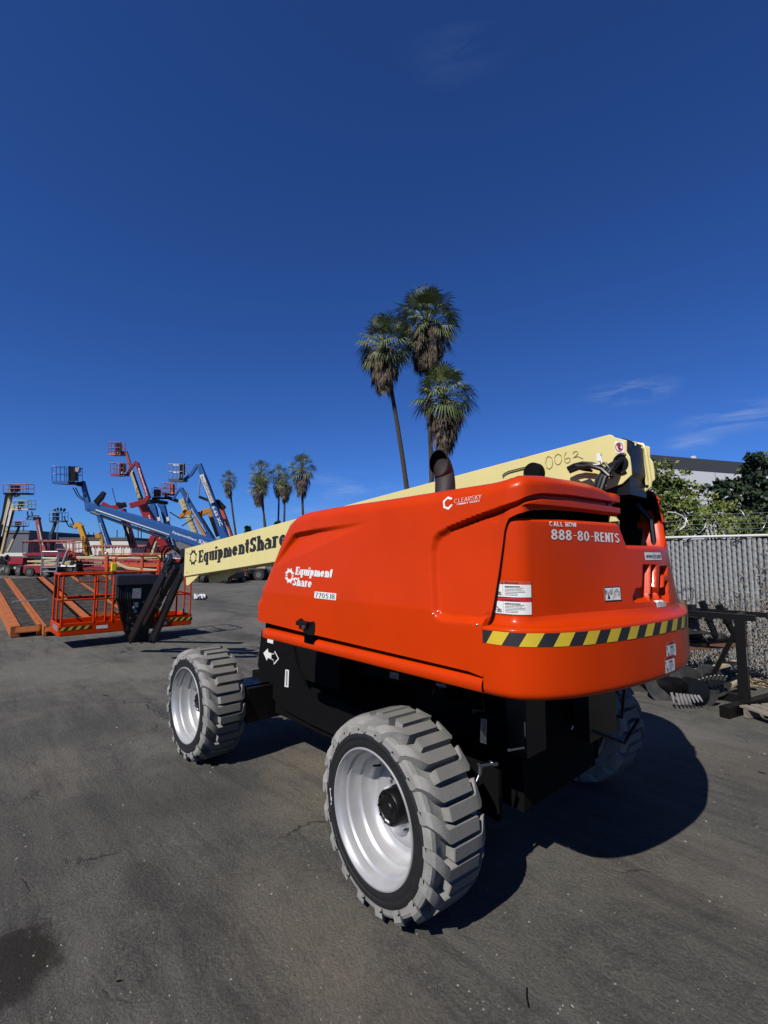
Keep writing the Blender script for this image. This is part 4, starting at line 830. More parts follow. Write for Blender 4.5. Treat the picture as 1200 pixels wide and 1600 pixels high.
# ------------------------------------------------------------------ jib
JX = UE; UN0 = 9.05
mb = MB()
p_ = lambda px, py, v: tuple(VX(px, py, v))
mb.box((JX+.10, -1.135, 1.70), (.24, .24, .38)); hd = mb.build('boom_head', BLACK, LIFT, bevel=.01)
mb = MB(); c = (JX+.25, -1.0, 1.66)
mb.beam(p_(268, 872, -1.02), p_(203, 1000, -1.02), .04, .20, (0, 0, 1), h2=.16); mb.beam(p_(264, 880, -1.38), p_(203, 1000, -1.38), .04, .18, (0, 0, 1), h2=.16)
mb.beam(p_(283, 898, -1.10), p_(240, 1000, -1.10), .05, .13); mb.beam(p_(279, 900, -1.36), p_(236, 1000, -1.36), .05, .12)
mb.beam(p_(277, 885, -1.22), p_(228, 975, -1.22), .10, .10); build_each(mb, 'jib_arm', BLACK, LIFT, bevel=.008)
mb = MB()
for (a, v, r_) in ((((253, 876), (253, 862), (258, 854), (268, 852), (277, 857), (284, 866)), -1.05, .016), (((256, 880), (257, 866), (262, 858), (270, 857), (278, 862), (285, 870)), -1.15, .016), (((262, 884), (270, 878), (280, 880), (286, 872)), -1.0, .014), (((246, 944), (250, 940), (252, 944), (248, 950), (243, 948)), -1.0, .014), (((182, 935), (177, 945), (176, 955), (182, 960), (190, 957)), -1.0, .018), (((255, 890), (258, 900), (254, 915), (250, 930)), -.98, .014)):
    mb.tube([VX(*q, v) for q in a], r_, 8)
build_each(mb, 'jib_hose', BLACKM, LIFT, smooth=40)
mb = MB(); rn = random.Random(9)
for (x, y, s_) in ((258, 874, .05), (266, 871, .07), (263, 876, .04), (259, 893, .03), (262, 898, .05), (274, 865, .03), (207, 974, .03), (206, 982, .035), (205, 991, .05), (204, 999, .03), (212, 945, .09), (211, 955, .06), (209, 950, .05), (224, 941, .03), (203, 966, .03), (214, 962, .02)):
    p = VX(x, y, -.96) if x > 240 else UX(x, y, UN0-.30); mb.box(p, (s_*.8, s_*.8, s_*1.1), Matrix.Rotation(rn.uniform(0, 1), 3, 'Y'))
mb.build('metal_fitting', CHROME, LIFT)
# ------------------------------------------------------------------ work platform
UN, UFA = 9.05, 9.95; YL, YR = -.10, -2.58
pf = MB(); zb, zt = .25, .49
def rail(mb, a, b, r_=.02): mb.tube([a, b], r_, 8)
mb = MB()
for (a, b) in (((UN, YL), (UN, YR)), ((UN, YR), (UFA, YR)), ((UFA, YR), (UFA, YL)), ((UFA, YL), (UN, YL))): mb.beam((a[0], a[1], (zb+zt)/2), (b[0], b[1], (zb+zt)/2), .03, zt-zb)
mb.box(((UN+UFA)/2, (YL+YR)/2, zb+.03), (UFA-UN, YL-YR, .04)); plat = mb.build('platform', ORANGE, LIFT, bevel=.02, bseg=3)
mb = MB(); T, Mz = 1.42, .93
loop = lambda z, gap: [(UN, -.99, z), (UN, YL+.03, z), (UN+.05, YL, z), (UFA-.05, YL, z), (UFA, YL-.05, z), (UFA, YR+.05, z), (UFA-.05, YR, z), (UN+.05, YR, z), (UN, YR+.03, z), (UN, -1.85, z)]
mb.tube(loop(T, 1), .021, 10); mb.tube(loop(Mz, 1), .018, 10)
mb.tube([(UN, -.99, .45), (UN, -.99, 1.72), (UN, -1.04, 1.78), (UN, -1.80, 1.78), (UN, -1.86, 1.72), (UN, -1.86, .45)], .022, 10)
mb.tube([(UN, -.86, .47), (UN, -.86, T), (UN, -.86, 1.62)], .02, 10)
mb.tube([(UN+.01, -.35, T), (UN+.01, -.38, 1.27), (UN+.01, -.86, 1.27)], .016, 8)
for (x, y) in ((UN, YL-.02), (UN, -.66), (UN+.35, YL), (UFA-.02, YL-.02), (UFA, -.9), (UFA, -1.7), (UFA-.02, YR+.02), (UN+.45, YR), (UN, YR+.03), (UN, -2.25)): mb.tube([(x, y, .45), (x, y, T)], .019, 10)
mb.tube([(UN, -2.25, .95), (UN, -2.30, 1.0), (UN, -2.5, .95)], .016, 8)
rails = mb.build('guard_rail', ORANGE, plat, smooth=40)
def un(x, y, o=.017): p = UX(x, y, UN); return (UN-o, p[1], p[2])
for x0_, x1_, yy, dy, st_, wd_ in ((92, 143, 979, -.09, 12.5, 6), (261, 300, 963.5, -.05, 9.5, 4)):
    yb = lambda x: yy+dy*(x-x0_)
    tp = MB().add([un(x0_, yb(x0_)+2, .017), un(x1_, yb(x1_)+2, .017), un(x1_, yb(x1_)+7.2, .017), un(x0_, yb(x0_)+7.2, .017)], [(0, 1, 2, 3)]).build('hazard_tape', INK, plat)
    mb = MB()
    for k in range(4):
        x = x0_+2+k*st_; mb.add([un(min(a, x1_), yb(a)+b, .019) for a, b in ((x+3, 2), (x+3+wd_, 2), (x-2+wd_, 7.2), (x-2, 7.2))], [(0, 1, 2, 3)])
    mb.build('yellow_stripes', YEL, tp)
mb = MB(); mb.add([un(150, 977.5), un(168, 976), un(168, 981), un(150, 982.5)], [(0, 1, 2, 3)]); mb.add([un(247, 972), un(260, 971), un(260, 975.5), un(247, 976.5)], [(0, 1, 2, 3)]); mb.add([un(82.5, 973.5), un(89, 977.5), un(89, 987), un(82.5, 981)], [(0, 1, 2, 3)]); build_each(mb, 'rating_sticker', WHITE, plat)
mb = MB().tube([(UFA-.4, YL+.01, 1.35), (UFA-.5, YL+.03, 1.2), (UFA-.5, YL+.03, .95)], .03, 8); mb.tube([(UN+.3, -.25, .93), (UN+.3, -1.0, .93)], .035, 8); mb.build('gate_cushion', BLACKM, plat)
p = UX(177, 886, UN); mb = MB().box((UN-.03, p[1], p[2]), (.08, .10, .18)); mb.build('yellow_beacon', mat('bright_yellow', (.85, .70, .01), .4), plat, bevel=.015)
# control console with its lid, label and black carrier
mb = MB(); a, b = UX(181, 899, UN-.1), UX(243, 911, UN-.1)
mb.box((UN+.05, (a[1]+b[1])/2, (a[2]+b[2])/2-.01), (.46, abs(a[1]-b[1]), abs(a[2]-b[2])+.03)); cons = mb.build('control_console', DGREY, plat, bevel=.02)
mb = MB(); a, b = UX(186, 912, UN-.06), UX(238, 1003, UN-.06)
mb.prism([UX(x, y, UN-.05) for x, y in ((184, 912), (240, 912), (240, 960), (228, 1003), (205, 1003), (194, 985), (184, 935))], (.12, 0, 0)); mb.box((UN-.15, (a[1]+b[1])/2-.05, .45), (.2, .5, .35))
for k in range(7): mb.tube([UX(186+k*3, 914, UN-.1), UX(184+k*4, 935, UN-.15), UX(190+k*3, 965, UN-.12), UX(198+k*2, 995, UN-.1)], .022, 6)
mb.build('platform_carrier', BLACK, plat)
mb = MB().add([UX(x, y, UN-.17) for x, y in ((207.5, 919.5), (221, 919), (220, 935), (206, 935))], [(0, 1, 2, 3)]); mb.build('carrier_label', mat('grey_label', (.30, .32, .36), .6, noise=.5, nscale=20), cons)
p = UX(199, 906, UN-.3)
#PART2
# ================================================================== right side: fence, trees, warehouse, auger rack
FV = -7.19; FH = 2.10
SLAT = mat('grey_slat', (.46, .47, .48), .42, noise=.3, nscale=30, lo=.4, hi=.6); GALV = mat('galvanised', (.42, .43, .44), .4, metal=.6)
fence = thing('chain_link_fence', 'silver chain link fence with grey privacy slats and razor wire along the top', 'fence', (1.5, FV, 0))
mb = MB(); u = -5.5; k = 0; rn = random.Random(2)
while u < 9:      # each slat weaves in and out of the wire
    n = 38 if u < 3.5 else 4
    dx = rn.uniform(-.004, .004); h = FH-.05+rn.uniform(-.01, .01)
    P = []
    for j in range(n+1):
        z = .05+(h-.05)*j/n; o = .012*math.sin(math.pi*(j+k)) if False else .010*(1 if (j+k) % 2 else -1)
        P.append([(u+dx+.004, FV+o-.012, z), (u+.026+dx, FV+o+.009, z), (u+.048+dx, FV+o-.012, z)])
    mb.grid(P); u += .064; k += 1
mb.build('privacy_slats', SLAT, fence, smooth=70); MB().add([(-6, FV-.035, .02), (9, FV-.035, .02), (9, FV-.035, FH-.04), (-6, FV-.035, FH-.04)], [(0, 1, 2, 3)]).build('dark_gap_backing', mat('gap_dark', (.03, .032, .035), .9), fence)  # last: dark sheet added behind the slats so their gaps look dim
mb = MB(); p_w = .064; r_ = .0026; zz_ = [(.05+i*.054) for i in range(38)]
u = -4.5; k = 0
while u < 3.5:
    pts = [(u+(p_w/2 if (j+k) % 2 else -p_w/2), FV+(.022 if j % 2 else .012), z) for j, z in enumerate(zz_)]
    vs = []
    for p in pts: vs += [(p[0]-r_, p[1], p[2]), (p[0]+r_, p[1]+.003, p[2])]
    mb.add(vs, [(2*i, 2*i+1, 2*i+3, 2*i+2) for i in range(len(pts)-1)]); u += p_w; k += 1
mb.build('wire_mesh', GALV, fence)
mb = MB().tube([(-6, FV, FH), (9, FV, FH)], .022, 10); mb.build('top_rail', mat('white_rail', (.62, .62, .60), .5), fence, smooth=50)
for u in (-4.4, -1.6, 1.2, 4.0, 6.8):
    MB().tube([(u, FV-.06, 0), (u, FV-.06, FH+.05), (u, FV-.28, FH+.42)], .028, 8).build('post', GALV, fence, smooth=50)
mb = MB()
for z_, y_ in ((FH+.12, -.12), (FH+.20, -.17), (FH+.28, -.22), (FH+.36, -.26)): mb.tube([(-6+i*.5, FV+y_, z_+.01*math.sin(i*2.1)) for i in range(30)], .0035, 4)
mb.build('barbed_wire', GALV, fence)
mb = MB(); n = 620; mb.tube([(-5+13*i/n, FV-.12+.15*math.cos(i*.34+.4*math.sin(i*.05)), FH+.24+.17*math.sin(i*.34)) for i in range(n)], .0035, 4); mb.build('razor_coil', mat('razor_steel', (.60, .60, .60), .35, metal=.5), fence)
mb = MB(); mb.tube([W(x, y, 6.9) for x, y in ((1043, 800), (1055, 801), (1066, 806), (1072, 814), (1070, 822), (1062, 828))], .008, 6); mb.build('loose_wire', mat('white_wire', (.75, .75, .72), .5), fence)
mb = MB()
for u in (1.05, .38, -.28, -.95): mb.tube([(u, FV+.03, FH-.01), (u+.05, FV+.04, FH-.07), (u+.12, FV+.05, FH-.10)], .010, 5)
mb.build('slat_tie', BLACK, fence)
# dead creeper on the slats at the right
mb = MB(); rn = random.Random(4)
for i in range(150):                       # stems straggle up the wire; leaves hang along them
    u = .62-2.9*rn.random()**1.25; top = min(1.98, max(.12, (.62-u)*rn.uniform(.5, 1.7)+rn.uniform(-.1, .35))); z = 0
    while z < top:
        z += rn.uniform(.015, .05); u += rn.gauss(0, .018)
        for k in range(rn.choice((0, 1, 1, 1, 2))):
            a = rn.gauss(-1.4, .9); l = rn.uniform(.014, .045); w_ = rn.uniform(.004, .013); uu = u+rn.gauss(0, .03); y = FV+.03+rn.uniform(0, .06+.12*max(0, .5-z)); dx, dz = math.cos(a)*l, math.sin(a)*l; nx, nz = -math.sin(a)*w_, math.cos(a)*w_; t = rn.uniform(-.03, .03)
            mb.add([(uu, y, z), (uu+dx*.5-nx, y+t, z+dz*.5-nz), (uu+dx, y+t*.5, z+dz), (uu+dx*.5+nx, y+.006, z+dz*.5+nz)], [(0, 1, 2, 3)])
for i in range(90):
    u = .55-abs(rn.gauss(0, 1.0)); pts = [(u, FV+.05, 0)]
    for k in range(7): pts.append((pts[-1][0]+rn.gauss(0, .07), FV+.05+rn.uniform(0, .03), pts[-1][2]+rn.uniform(.08, .24)))
    mb.tube(pts, .004, 4)
cr = mb.build('dead_creeper', mat('dry_leaf', (.42, .38, .32), .9, noise=.85, nscale=55, lo=.4, hi=.6)); tag(cr, 'dry grey brown creeper matted over the right end of the slatted fence', 'creeper')
mb = MB()
for i in range(2600):
    u = rn.uniform(-3.5, 1.6); y = FV+.05+abs(rn.gauss(0, .28)); a = rn.uniform(0, 6.3); l = rn.uniform(.015, .05); z = rn.uniform(.004, .05)*(1 if y < FV+.35 else .4)
    c, s_ = math.cos(a)*l, math.sin(a)*l; mb.add([(u-c, y-s_, z), (u+s_*.4, y-c*.4, z+.012), (u+c, y+s_, z), (u-s_*.4, y+c*.4, z+.004)], [(0, 1, 2, 3)])
tag(mb.build('leaf_litter', mat('straw_leaf', (.42, .33, .20), .9, noise=.6, nscale=40)), 'dry straw coloured leaf litter along the foot of the fence', 'leaf litter', kind='stuff')
# ------------------------------------------------------------------ trees
def leaf_crown(mb, clumps, nleaf, size, seed, droop=0., shoots=0):
    rn = random.Random(seed)
    for (c, r_) in clumps:
        m = int(nleaf*(r_[0]*r_[2])**.9); subs = []
        for i in range(max(8, m//26)):
            d = Vector((rn.gauss(0, 1), rn.gauss(0, 1), rn.gauss(0, 1))).normalized(); k = rn.uniform(.55, 1.08)
            subs.append((Vector((c[0]+d.x*r_[0]*k, c[1]+d.y*r_[1]*k, c[2]+d.z*r_[2]*k)), d))
        for p, d in subs:
            sr = rn.uniform(.07, .17)*max(r_)
            for j in range(26):
                q = p+Vector((rn.gauss(0, sr), rn.gauss(0, sr), rn.gauss(0, sr*.8))); l = size*rn.uniform(.6, 1.3)
                a = Vector((rn.gauss(0, 1), rn.gauss(0, 1), rn.gauss(.2, .8)-droop)); a += d*.8; a.normalize(); b = a.cross(Vector((rn.gauss(0, 1), rn.gauss(0, 1), rn.gauss(0, 1)))).normalized()*l*.28; a *= l
                mb.add([q, q+a*.5+b, q+a, q+a*.5-b], [(0, 1, 2, 3)])
def tree(name, label, base, trunk_pts, tr, clumps, nleaf, size, leafm, seed, cat='tree', group=None, droop=0.):
    t = thing(name, label, cat, base, group)
    mb = MB().tube(trunk_pts, tr, 10)
    for c, r_ in clumps: 
        a = Vector(trunk_pts[-1])*.6+Vector(trunk_pts[len(trunk_pts)//2])*.4; mb.tube([a, (a+Vector(c))/2+Vector((0, 0, -.1)), c], [tr[-1]*.8, tr[-1]*.5, tr[-1]*.2], 6)
    mb.build('trunk', mat('bark', (.09, .065, .045), .9, noise=.5, nscale=14), t, smooth=60)
    mb = MB(); leaf_crown(mb, clumps, nleaf, size, seed, droop); mb.build('crown', leafm, t); return t
def leafmat(name, c1, c2, sc_=1.2):
    m = mat(name, c1, .55, col2=c2, nscale=sc_, spec=.3, lo=.38, hi=.62); b = m.node_tree.nodes['Principled BSDF']
    b.inputs['Subsurface Weight'].default_value = 0; return m
LG = leafmat('olive_leaf', (.075, .12, .022), (.20, .24, .045), 1.6); LD = leafmat('dark_leaf', (.014, .034, .014), (.045, .075, .034), 2.5)
def cw(px, py, D, rpx, rpy=None): p = W(px, py, D); k = D/F; return (tuple(p), (rpx*k, rpx*k, (rpy or rpx)*k))
b0 = W(1045, 868, 9.6); b0[2] = 0
tree('broadleaf_tree', 'light green bushy tree behind the fence right beside the lift', b0, [tuple(b0), (b0[0], b0[1], 1.2), (b0[0]+.1, b0[1], 2.4)], [.13, .10, .07],
     [cw(1035, 745, 9.6, 22, 26), cw(1058, 748, 9.5, 20, 18), cw(1030, 785, 9.4, 26, 28), cw(1062, 792, 9.3, 30, 22), cw(1085, 812, 9.2, 26, 16), cw(1048, 822, 9.0, 34, 16), cw(1080, 765, 9.8, 16, 12), cw(1045, 765, 9.5, 22, 18), cw(1045, 800, 9.4, 26, 18), cw(1020, 815, 9.3, 22, 20), cw(1075, 825, 9.1, 24, 12), cw(1028, 765, 9.8, 18, 22)], 5200, .08, LG, 11)
b0 = W(1125, 868, 9.2); b0[2] = 0
tree('hedge_shrub', 'yellow green shrub peeping over the fence between the two trees', b0, [tuple(b0), (b0[0], b0[1], 1.0), (b0[0], b0[1], 2.0)], [.07, .06, .04],
     [cw(1110, 800, 9.4, 26, 16), cw(1140, 805, 9.4, 24, 18), cw(1125, 825, 8.9, 45, 12), cw(1175, 825, 8.9, 40, 14), cw(1118, 782, 9.6, 14, 10), cw(1098, 818, 9.1, 22, 14), cw(1100, 795, 9.7, 16, 14), cw(1150, 820, 9.2, 26, 12)], 4600, .07, LG, 12, 'shrub')
b0 = W(1190, 868, 11.5); b0[2] = 0
tree('evergreen_tree', 'dark green drooping evergreen tree above the fence at the right edge', b0, [tuple(b0), (b0[0], b0[1], 2), (b0[0], b0[1], 3.6)], [.2, .16, .08],
     [cw(1190, 735, 11.5, 22, 26), cw(1165, 752, 11.4, 26, 10), cw(1205, 765, 11.4, 34, 24), cw(1140, 768, 11.3, 24, 9), cw(1170, 785, 11.2, 36, 16), cw(1195, 808, 11.1, 40, 20), cw(1160, 805, 11.2, 30, 12), cw(1195, 715, 11.6, 12, 10), cw(1130, 758, 11.3, 16, 5)], 4200, .14, LD, 13, droop=.9)
# warehouse beyond the trees: tilt-up panels with a dark parapet
def wh_pts(D0, D1, x0, x1): a, b = W(x0, 868, D0), W(x1, 868, D1); a[2] = b[2] = 0; return a, b
WB = mat('pale_wall', (.78, .80, .82), .7, noise=.08); WD = mat('dark_parapet', (.055, .060, .066), .7)
a, b = wh_pts(38, 46, 990, 1330); H = 1.788+(868-708)/F*39; d = (b-a)/np.linalg.norm(b-a); n_ = np.array([-d[1], d[0], 0])*(1 if np.dot(np.array([-d[1], d[0], 0]), CF) > 0 else -1)
bw = thing('warehouse', 'grey warehouse with a charcoal parapet rising behind the trees at right', 'building', tuple((a+b)/2))
def slab(mb, a, b, n_, th, z0, z1): q = [a, b, b+n_*th, a+n_*th]; mb.prism([(p[0], p[1], z0) for p in q], (0, 0, z1-z0)); return mb
slab(MB(), a, b, n_, 30, 0, H-1.0).build('wall', WB, bw); slab(MB(), a-n_*.05-d*.05, b-n_*.05, n_, 30.1, H-1.0, H).build('parapet', WD, bw)
slab(MB(), a+d*6.9-n_*.06, a+d*7.1-n_*.06, n_, .3, H, H+.22).build('roof_vent', WB, bw)
mb = MB()
for zc in (H-2.4, H-3.6, H-4.8, H-6.0): slab(mb, a-n_*.012, b-n_*.012, n_, .02, zc, zc+.06)
for k in range(1, 5): slab(mb, a+d*k*4.6-n_*.014, a+d*(k*4.6+.06)-n_*.014, n_, .02, 0, H-1.05)
mb.build('panel_joint', mat('joint_grey', (.22, .23, .24), .8), bw)
# ------------------------------------------------------------------ auger rack and augers by the fence
STEEL = mat('worn_steel', (.10, .10, .10), .5, metal=.5, noise=.6, nscale=9); RSTL = mat('rusty_steel', (.16, .07, .035), .7, noise=.5, nscale=18); BRIGHT = mat('bright_teeth', (.50, .48, .44), .3, metal=.6)
RKV = -5.25
rack = thing('auger_rack', 'black steel rack holding drill augers beside the slatted fence', 'rack', (-.2, RKV, 0))
P0 = G(1165, 1106); u0 = P0[0]; y0 = P0[1]
mb = MB(); mb.box((u0, y0, .52), (.10, .10, 1.04)); mb.box((u0+1.6, y0-.1, .52), (.08, .08, 1.04)); build_each(mb, 'post', BLACK, rack)
mb = MB(); mb.box((u0+.72, y0, 1.06), (1.75, .08, .07)); mb.box((u0+.72, y0-.72, 1.04), (1.75, .06, .06)); mb.box((u0+.03, y0-.20, 1.06), (.06, .34, .06)); build_each(mb, 'top_beam', BLACK, rack)
a, b = G(1132, 1122), G(1215, 1098); MB().beam((a[0], a[1], .06), (b[0], b[1], .06), .10, .12).build('base_rail', BLACK, rack)
MB().beam((u0, y0-.2, .05), (u0+1.8, y0-.2, .05), .1, .1).build('base_beam', BLACK, rack)
MB().beam((u0+.02, y0+.02, .95), (u0+.42, y0-.05, .10), .03, .05).build('brace', BLACK, rack)
MB().box((u0-.052, y0+.01, .60), (.004, .04, .22)).build('stamped_plate', mat('dull_label', (.3, .3, .3), .6), rack)
for (x, y, x2, y2, D, w_) in ((1096, 1048, 1153, 1034, 6.3, .11), (1130, 1074, 1160, 1062, 6.15, .13), (1075, 1058, 1110, 1046, 6.5, .09)):
    pl_ = MB().beam(W(x, y, D), W(x2, y2, D+.15), .09, .035).build('timber_plank', mat('pale_timber', (.52, .42, .27), .8, noise=.4, nscale=12), rack)
for (x, y, x2, y2, D) in ((1000, 1015, 1152, 1003, 6.6), (1010, 988, 1100, 986, 6.7)):
    MB().beam(W(x, y, D), W(x2, y2, D), .5, .012).build('rack_shelf', RSTL if y > 1000 else BLACK, rack)
def auger(name, label, base, tip, r_, pitch, shaft=.04, turns=None, m=BLACK, teeth=0, head=(), D=5.7):
    base, tip = Vector(base), Vector(tip); ax = (tip-base); L_ = ax.length; ax.normalize(); t = thing(name, label, 'auger', base, 'augers by the rack')
    x = ax.cross(Vector((0, 0, 1)));  x = Vector((1, 0, 0)) if x.length < .1 else x.normalized(); y = ax.cross(x)
    mb = MB().tube([base, tip], shaft, 14); mb.build('shaft', m, t, smooth=50)
    if r_ > 0:
        mb = MB(); n = int((turns or L_/pitch)*28); Pa = []
        for i in range(n+1):
            a = 2*math.pi*i/28; c = base+ax*(i/28*pitch+.03); dr = x*math.cos(a)+y*math.sin(a); Pa.append([c+dr*shaft*.9, c+dr*r_])
        Pb = [[p+ax*.012 for p in row] for row in Pa]; mb.grid(Pa); mb.grid([r__[::-1] for r__ in Pb]); mb.grid([[Pa[i][1], Pb[i][1]] for i in range(n+1)]); mb.build('flighting', STEEL, t, smooth=40)
        if head:
            mb = MB()
            for (x, y, x2, y2) in head: mb.tube([W(x, y, D), W((x+x2)/2, (y+y2)/2, D-.03), W(x2, y2, D-.07)], [.016, .014, .006], 6)
            mb.build('cutting_teeth', BRIGHT, t, smooth=30)
        if teeth:
            mb = MB()
            for k in range(teeth):
                a = math.pi*1.5*k/(teeth-1)+2.2; dr = x*math.cos(a)+y*math.sin(a)
                c0 = base+dr*(r_*.93); mb.tube([c0, c0-ax*.075+dr*.03], [.011, .004], 6)
            mb.build('cutting_teeth', BRIGHT, t, smooth=30)
    return t
def coupler(t, at, d, m=BLACK): pass
auger('drill_auger', 'large grey auger flight lying on its side in front of the rack', W(1060, 1072, 5.9), W(985, 1058, 6.7), .27, .40, .10, 1.6, BLACK, 0)
auger('drill_auger', 'auger with a row of bright cutting teeth lying nearest the camera', W(1092, 1078, 5.75), W(1050, 1066, 6.4), .25, .34, .12, 1.0, BLACK, 0, [(1049, 1082, 1054, 1099)]+[(1057+5.6*k, 1083+.6*k, 1062+6.0*k, 1102-.9*k) for k in range(7)])
auger('drill_auger', 'auger with its curved tooth row upturned against the rack foot', W(1118, 1066, 5.95), W(1090, 1056, 6.5), .19, .24, .09, 1.0, BLACK, 0, [(1084+6.2*k-.02*k*k, 1070-9*math.sin(k/9*2.4), 1086+6.2*k, 1064-9*math.sin(k/9*2.4)) for k in range(9)], 5.85)
auger('drill_auger', 'slim auger resting across the middle of the rack', W(1155, 1000, 6.6), W(1040, 1002, 6.5), .11, .34, .03, None, BLACK, 0)
# upright auger shafts with their hex couplers
def drive(label, px0, py0, px1, py1, D, r_, m, r2=None):
    a, b = Vector(tuple(W(px0, py0, D))), Vector(tuple(W(px1, py1, D+.1))); d = (b-a).normalized(); t = thing('auger_drive_shaft', label, 'auger shaft', a, 'upright auger shafts')
    mb = MB().tube([a, a+(b-a)*.62], r_, 14); mb.build('shaft', m, t, smooth=50)
    mb = MB().tube([a+(b-a)*.58, b], (r2 or r_*1.25), 6); mb.tube([b-d*.06+CR_(.0), b-d*.06+CR_(r_*2.4)], .010, 6); mb.tube([a+(b-a)*.45, a+(b-a)*.52], r_*1.5, 12); mb.build('coupler', m if m is not STEEL else BLACK, t, smooth=30)
def CR_(k): return Vector(tuple(CR*k))
drive('rusty brown auger shaft standing beside the counterweight', 1077, 982, 1064, 938, 6.4, .045, RSTL)
drive('silver grey auger shaft with a black coupler standing at the rack end', 1087, 986, 1081, 945, 6.3, .052, STEEL, .055)
drive('black slanted auger shaft in the middle of the rack top', 1118, 994, 1096, 939, 6.6, .040, BLACK)
drive('black slanted auger shaft nearest the rack post', 1150, 996, 1122, 945, 6.5, .042, BLACK)
o_ = G(1180, 1122)
pal = thing('wooden_pallet', 'grey wooden pallet lying on the asphalt at the right edge', 'pallet', o_)
a, b = G(1163, 1122), G(1200, 1135); dd = (b-a)/np.linalg.norm(b-a); e = np.array([-dd[1], dd[0], 0]); e = e if e@CF > 0 else -e
TIM = mat('grey_timber', (.30, .26, .21), .85, noise=.4, nscale=14)
for k in range(7): c = a+e*(.05+.15*k)+dd*.5; MB().beam((c[0]-dd[0]*.55, c[1]-dd[1]*.55, .115), (c[0]+dd[0]*.55, c[1]+dd[1]*.55, .115), .10, .02).build('deck_board', TIM, pal)
for k in range(3): c = a+dd*(.02+.5*k)+e*.5; MB().beam((c[0]-e[0]*.5, c[1]-e[1]*.5, .055), (c[0]+e[0]*.5, c[1]+e[1]*.5, .055), .05, .09).build('stringer', TIM, pal)
# ================================================================== left side: ramps
DECK = mat('ramp_deck', (.040, .036, .031), .85, noise=.0, spec=.12, col2=(.10, .09, .075), nscale=6, bump=.3, bscale=30, lo=.4, hi=.7); RORG = mat('ramp_orange', (.55, .15, .02), .6, noise=.35, nscale=7)
RU = float(G(58.7, 977, .22)[0]); RS = .10
def rz(u): return .22+RS*(u-RU)
def rv_at(px, py):                      # where the ray meets the inclined deck plane
    d = ray(px, py); t = (rz(CAM[0])-CAM[2])/(d[2]-RS*d[0]); return CAM+t*d
far = rv_at(1.3, 904)[0]
vs_ = [rv_at(25, 979)[1], rv_at(58.7, 977)[1], rv_at(138.7, 969)[1], rv_at(170, 940)[1]]
vs_ = [vs_[0]+.6, vs_[0], vs_[1], vs_[2], vs_[3], vs_[3]-1.1]
def loading_ramp(label, va, vb, u0, u1, band_a, band_b, cleats=False):
    t = thing('loading_ramp', label, 'ramp', (u0, (va+vb)/2, 0), 'steel yard ramps')
    MB().prism([(u0, va, rz(u0)), (u1, va, rz(u1)), (u1, va, rz(u1)-.08), (u0, va, rz(u0)-.08)], (0, vb-va, 0)).build('deck', DECK, t)
    for v_, w_ in ((va, band_a), (vb, band_b)):
        if w_: 
            m_ = MB().prism([(u0-.03, v_-w_/2, rz(u0)+.03), (u1, v_-w_/2, rz(u1)+.03), (u1, v_-w_/2, rz(u1)-.22), (u0-.03, v_-w_/2, max(.02, rz(u0)-.22))], (0, w_, 0)); m_.build('side_rail', RORG, t)
    MB().prism([(u0-.05, va, rz(u0)+.012), (u0-.09, va, .12), (u0-.09, va, .10), (u0-.03, va, rz(u0)-.10)], (0, vb-va, 0)).build('front_lip', RORG, t)
    if cleats:
        m_ = MB(); n = int((u1-u0)/.22)
        for k in range(n):
            for v_ in (vb-band_b*.6, vb+band_b*.6): m_.box((u0+.1+k*.22, v_, rz(u0+.1+k*.22)+.02), (.11, .07, .04))
        m_.build('grip_teeth', BLACKM, t)
    for k in range(4): 
        u = u0+(u1-u0)*(.2+.25*k); MB().box((u, (va+vb)/2, (rz(u)-.08)/2), (.12, .12, max(.05, rz(u)-.08))).build('support_leg', RORG, t)
    return t
loading_ramp('steel yard ramp with orange frame nearest the left edge of the picture', vs_[1]+.02, vs_[2]-.02, RU-.05, far, .17, .07)
loading_ramp('middle dark deck yard ramp with toothed orange rail behind the work platform', vs_[2]-.10, vs_[3]+.02, RU-.30, far, .06, .20, True)
loading_ramp('right hand dark deck yard ramp seen through the platform rails', vs_[3]-.12, vs_[4], RU+1.0, far, 0, .06)
loading_ramp('narrow outer yard ramp with diagonal orange edges behind the console', vs_[4]-.08, vs_[5], RU+2.5, far, 0, .10)
m_ = MB(); p = rv_at(47, 941); m_.box(tuple(p+np.array([0, 0, .03])), (.10, .75, .05)); tag(m_.build('loose_plate', mat('grey_plate', (.28, .28, .28), .5)), 'small grey plate lying on the ramp deck', 'plate')
# traffic cone
def cone(px, py, label):
    p = G(px, py); t = thing('traffic_cone', label, 'cone', p); h = .72
    MB().box((p[0], p[1], .02), (.42, .42, .04)).build('base', BLACK, t)
    MB().lathe([(.16, .04), (.10, .30)], tuple(p), (0, 0, 1), 20).lathe([(.055, .52), (.025, h), (0, h)], tuple(p), (0, 0, 1), 20).build('cone_body', mat('cone_orange', (.75, .14, .02), .6), t, smooth=40)
    MB().lathe([(.10, .30), (.055, .52)], tuple(p), (0, 0, 1), 20).build('reflective_band', mat('cone_grey', (.55, .56, .58), .5), t, smooth=40)
cone(9.5, 903, 'orange and white traffic cone standing behind the yard ramps')
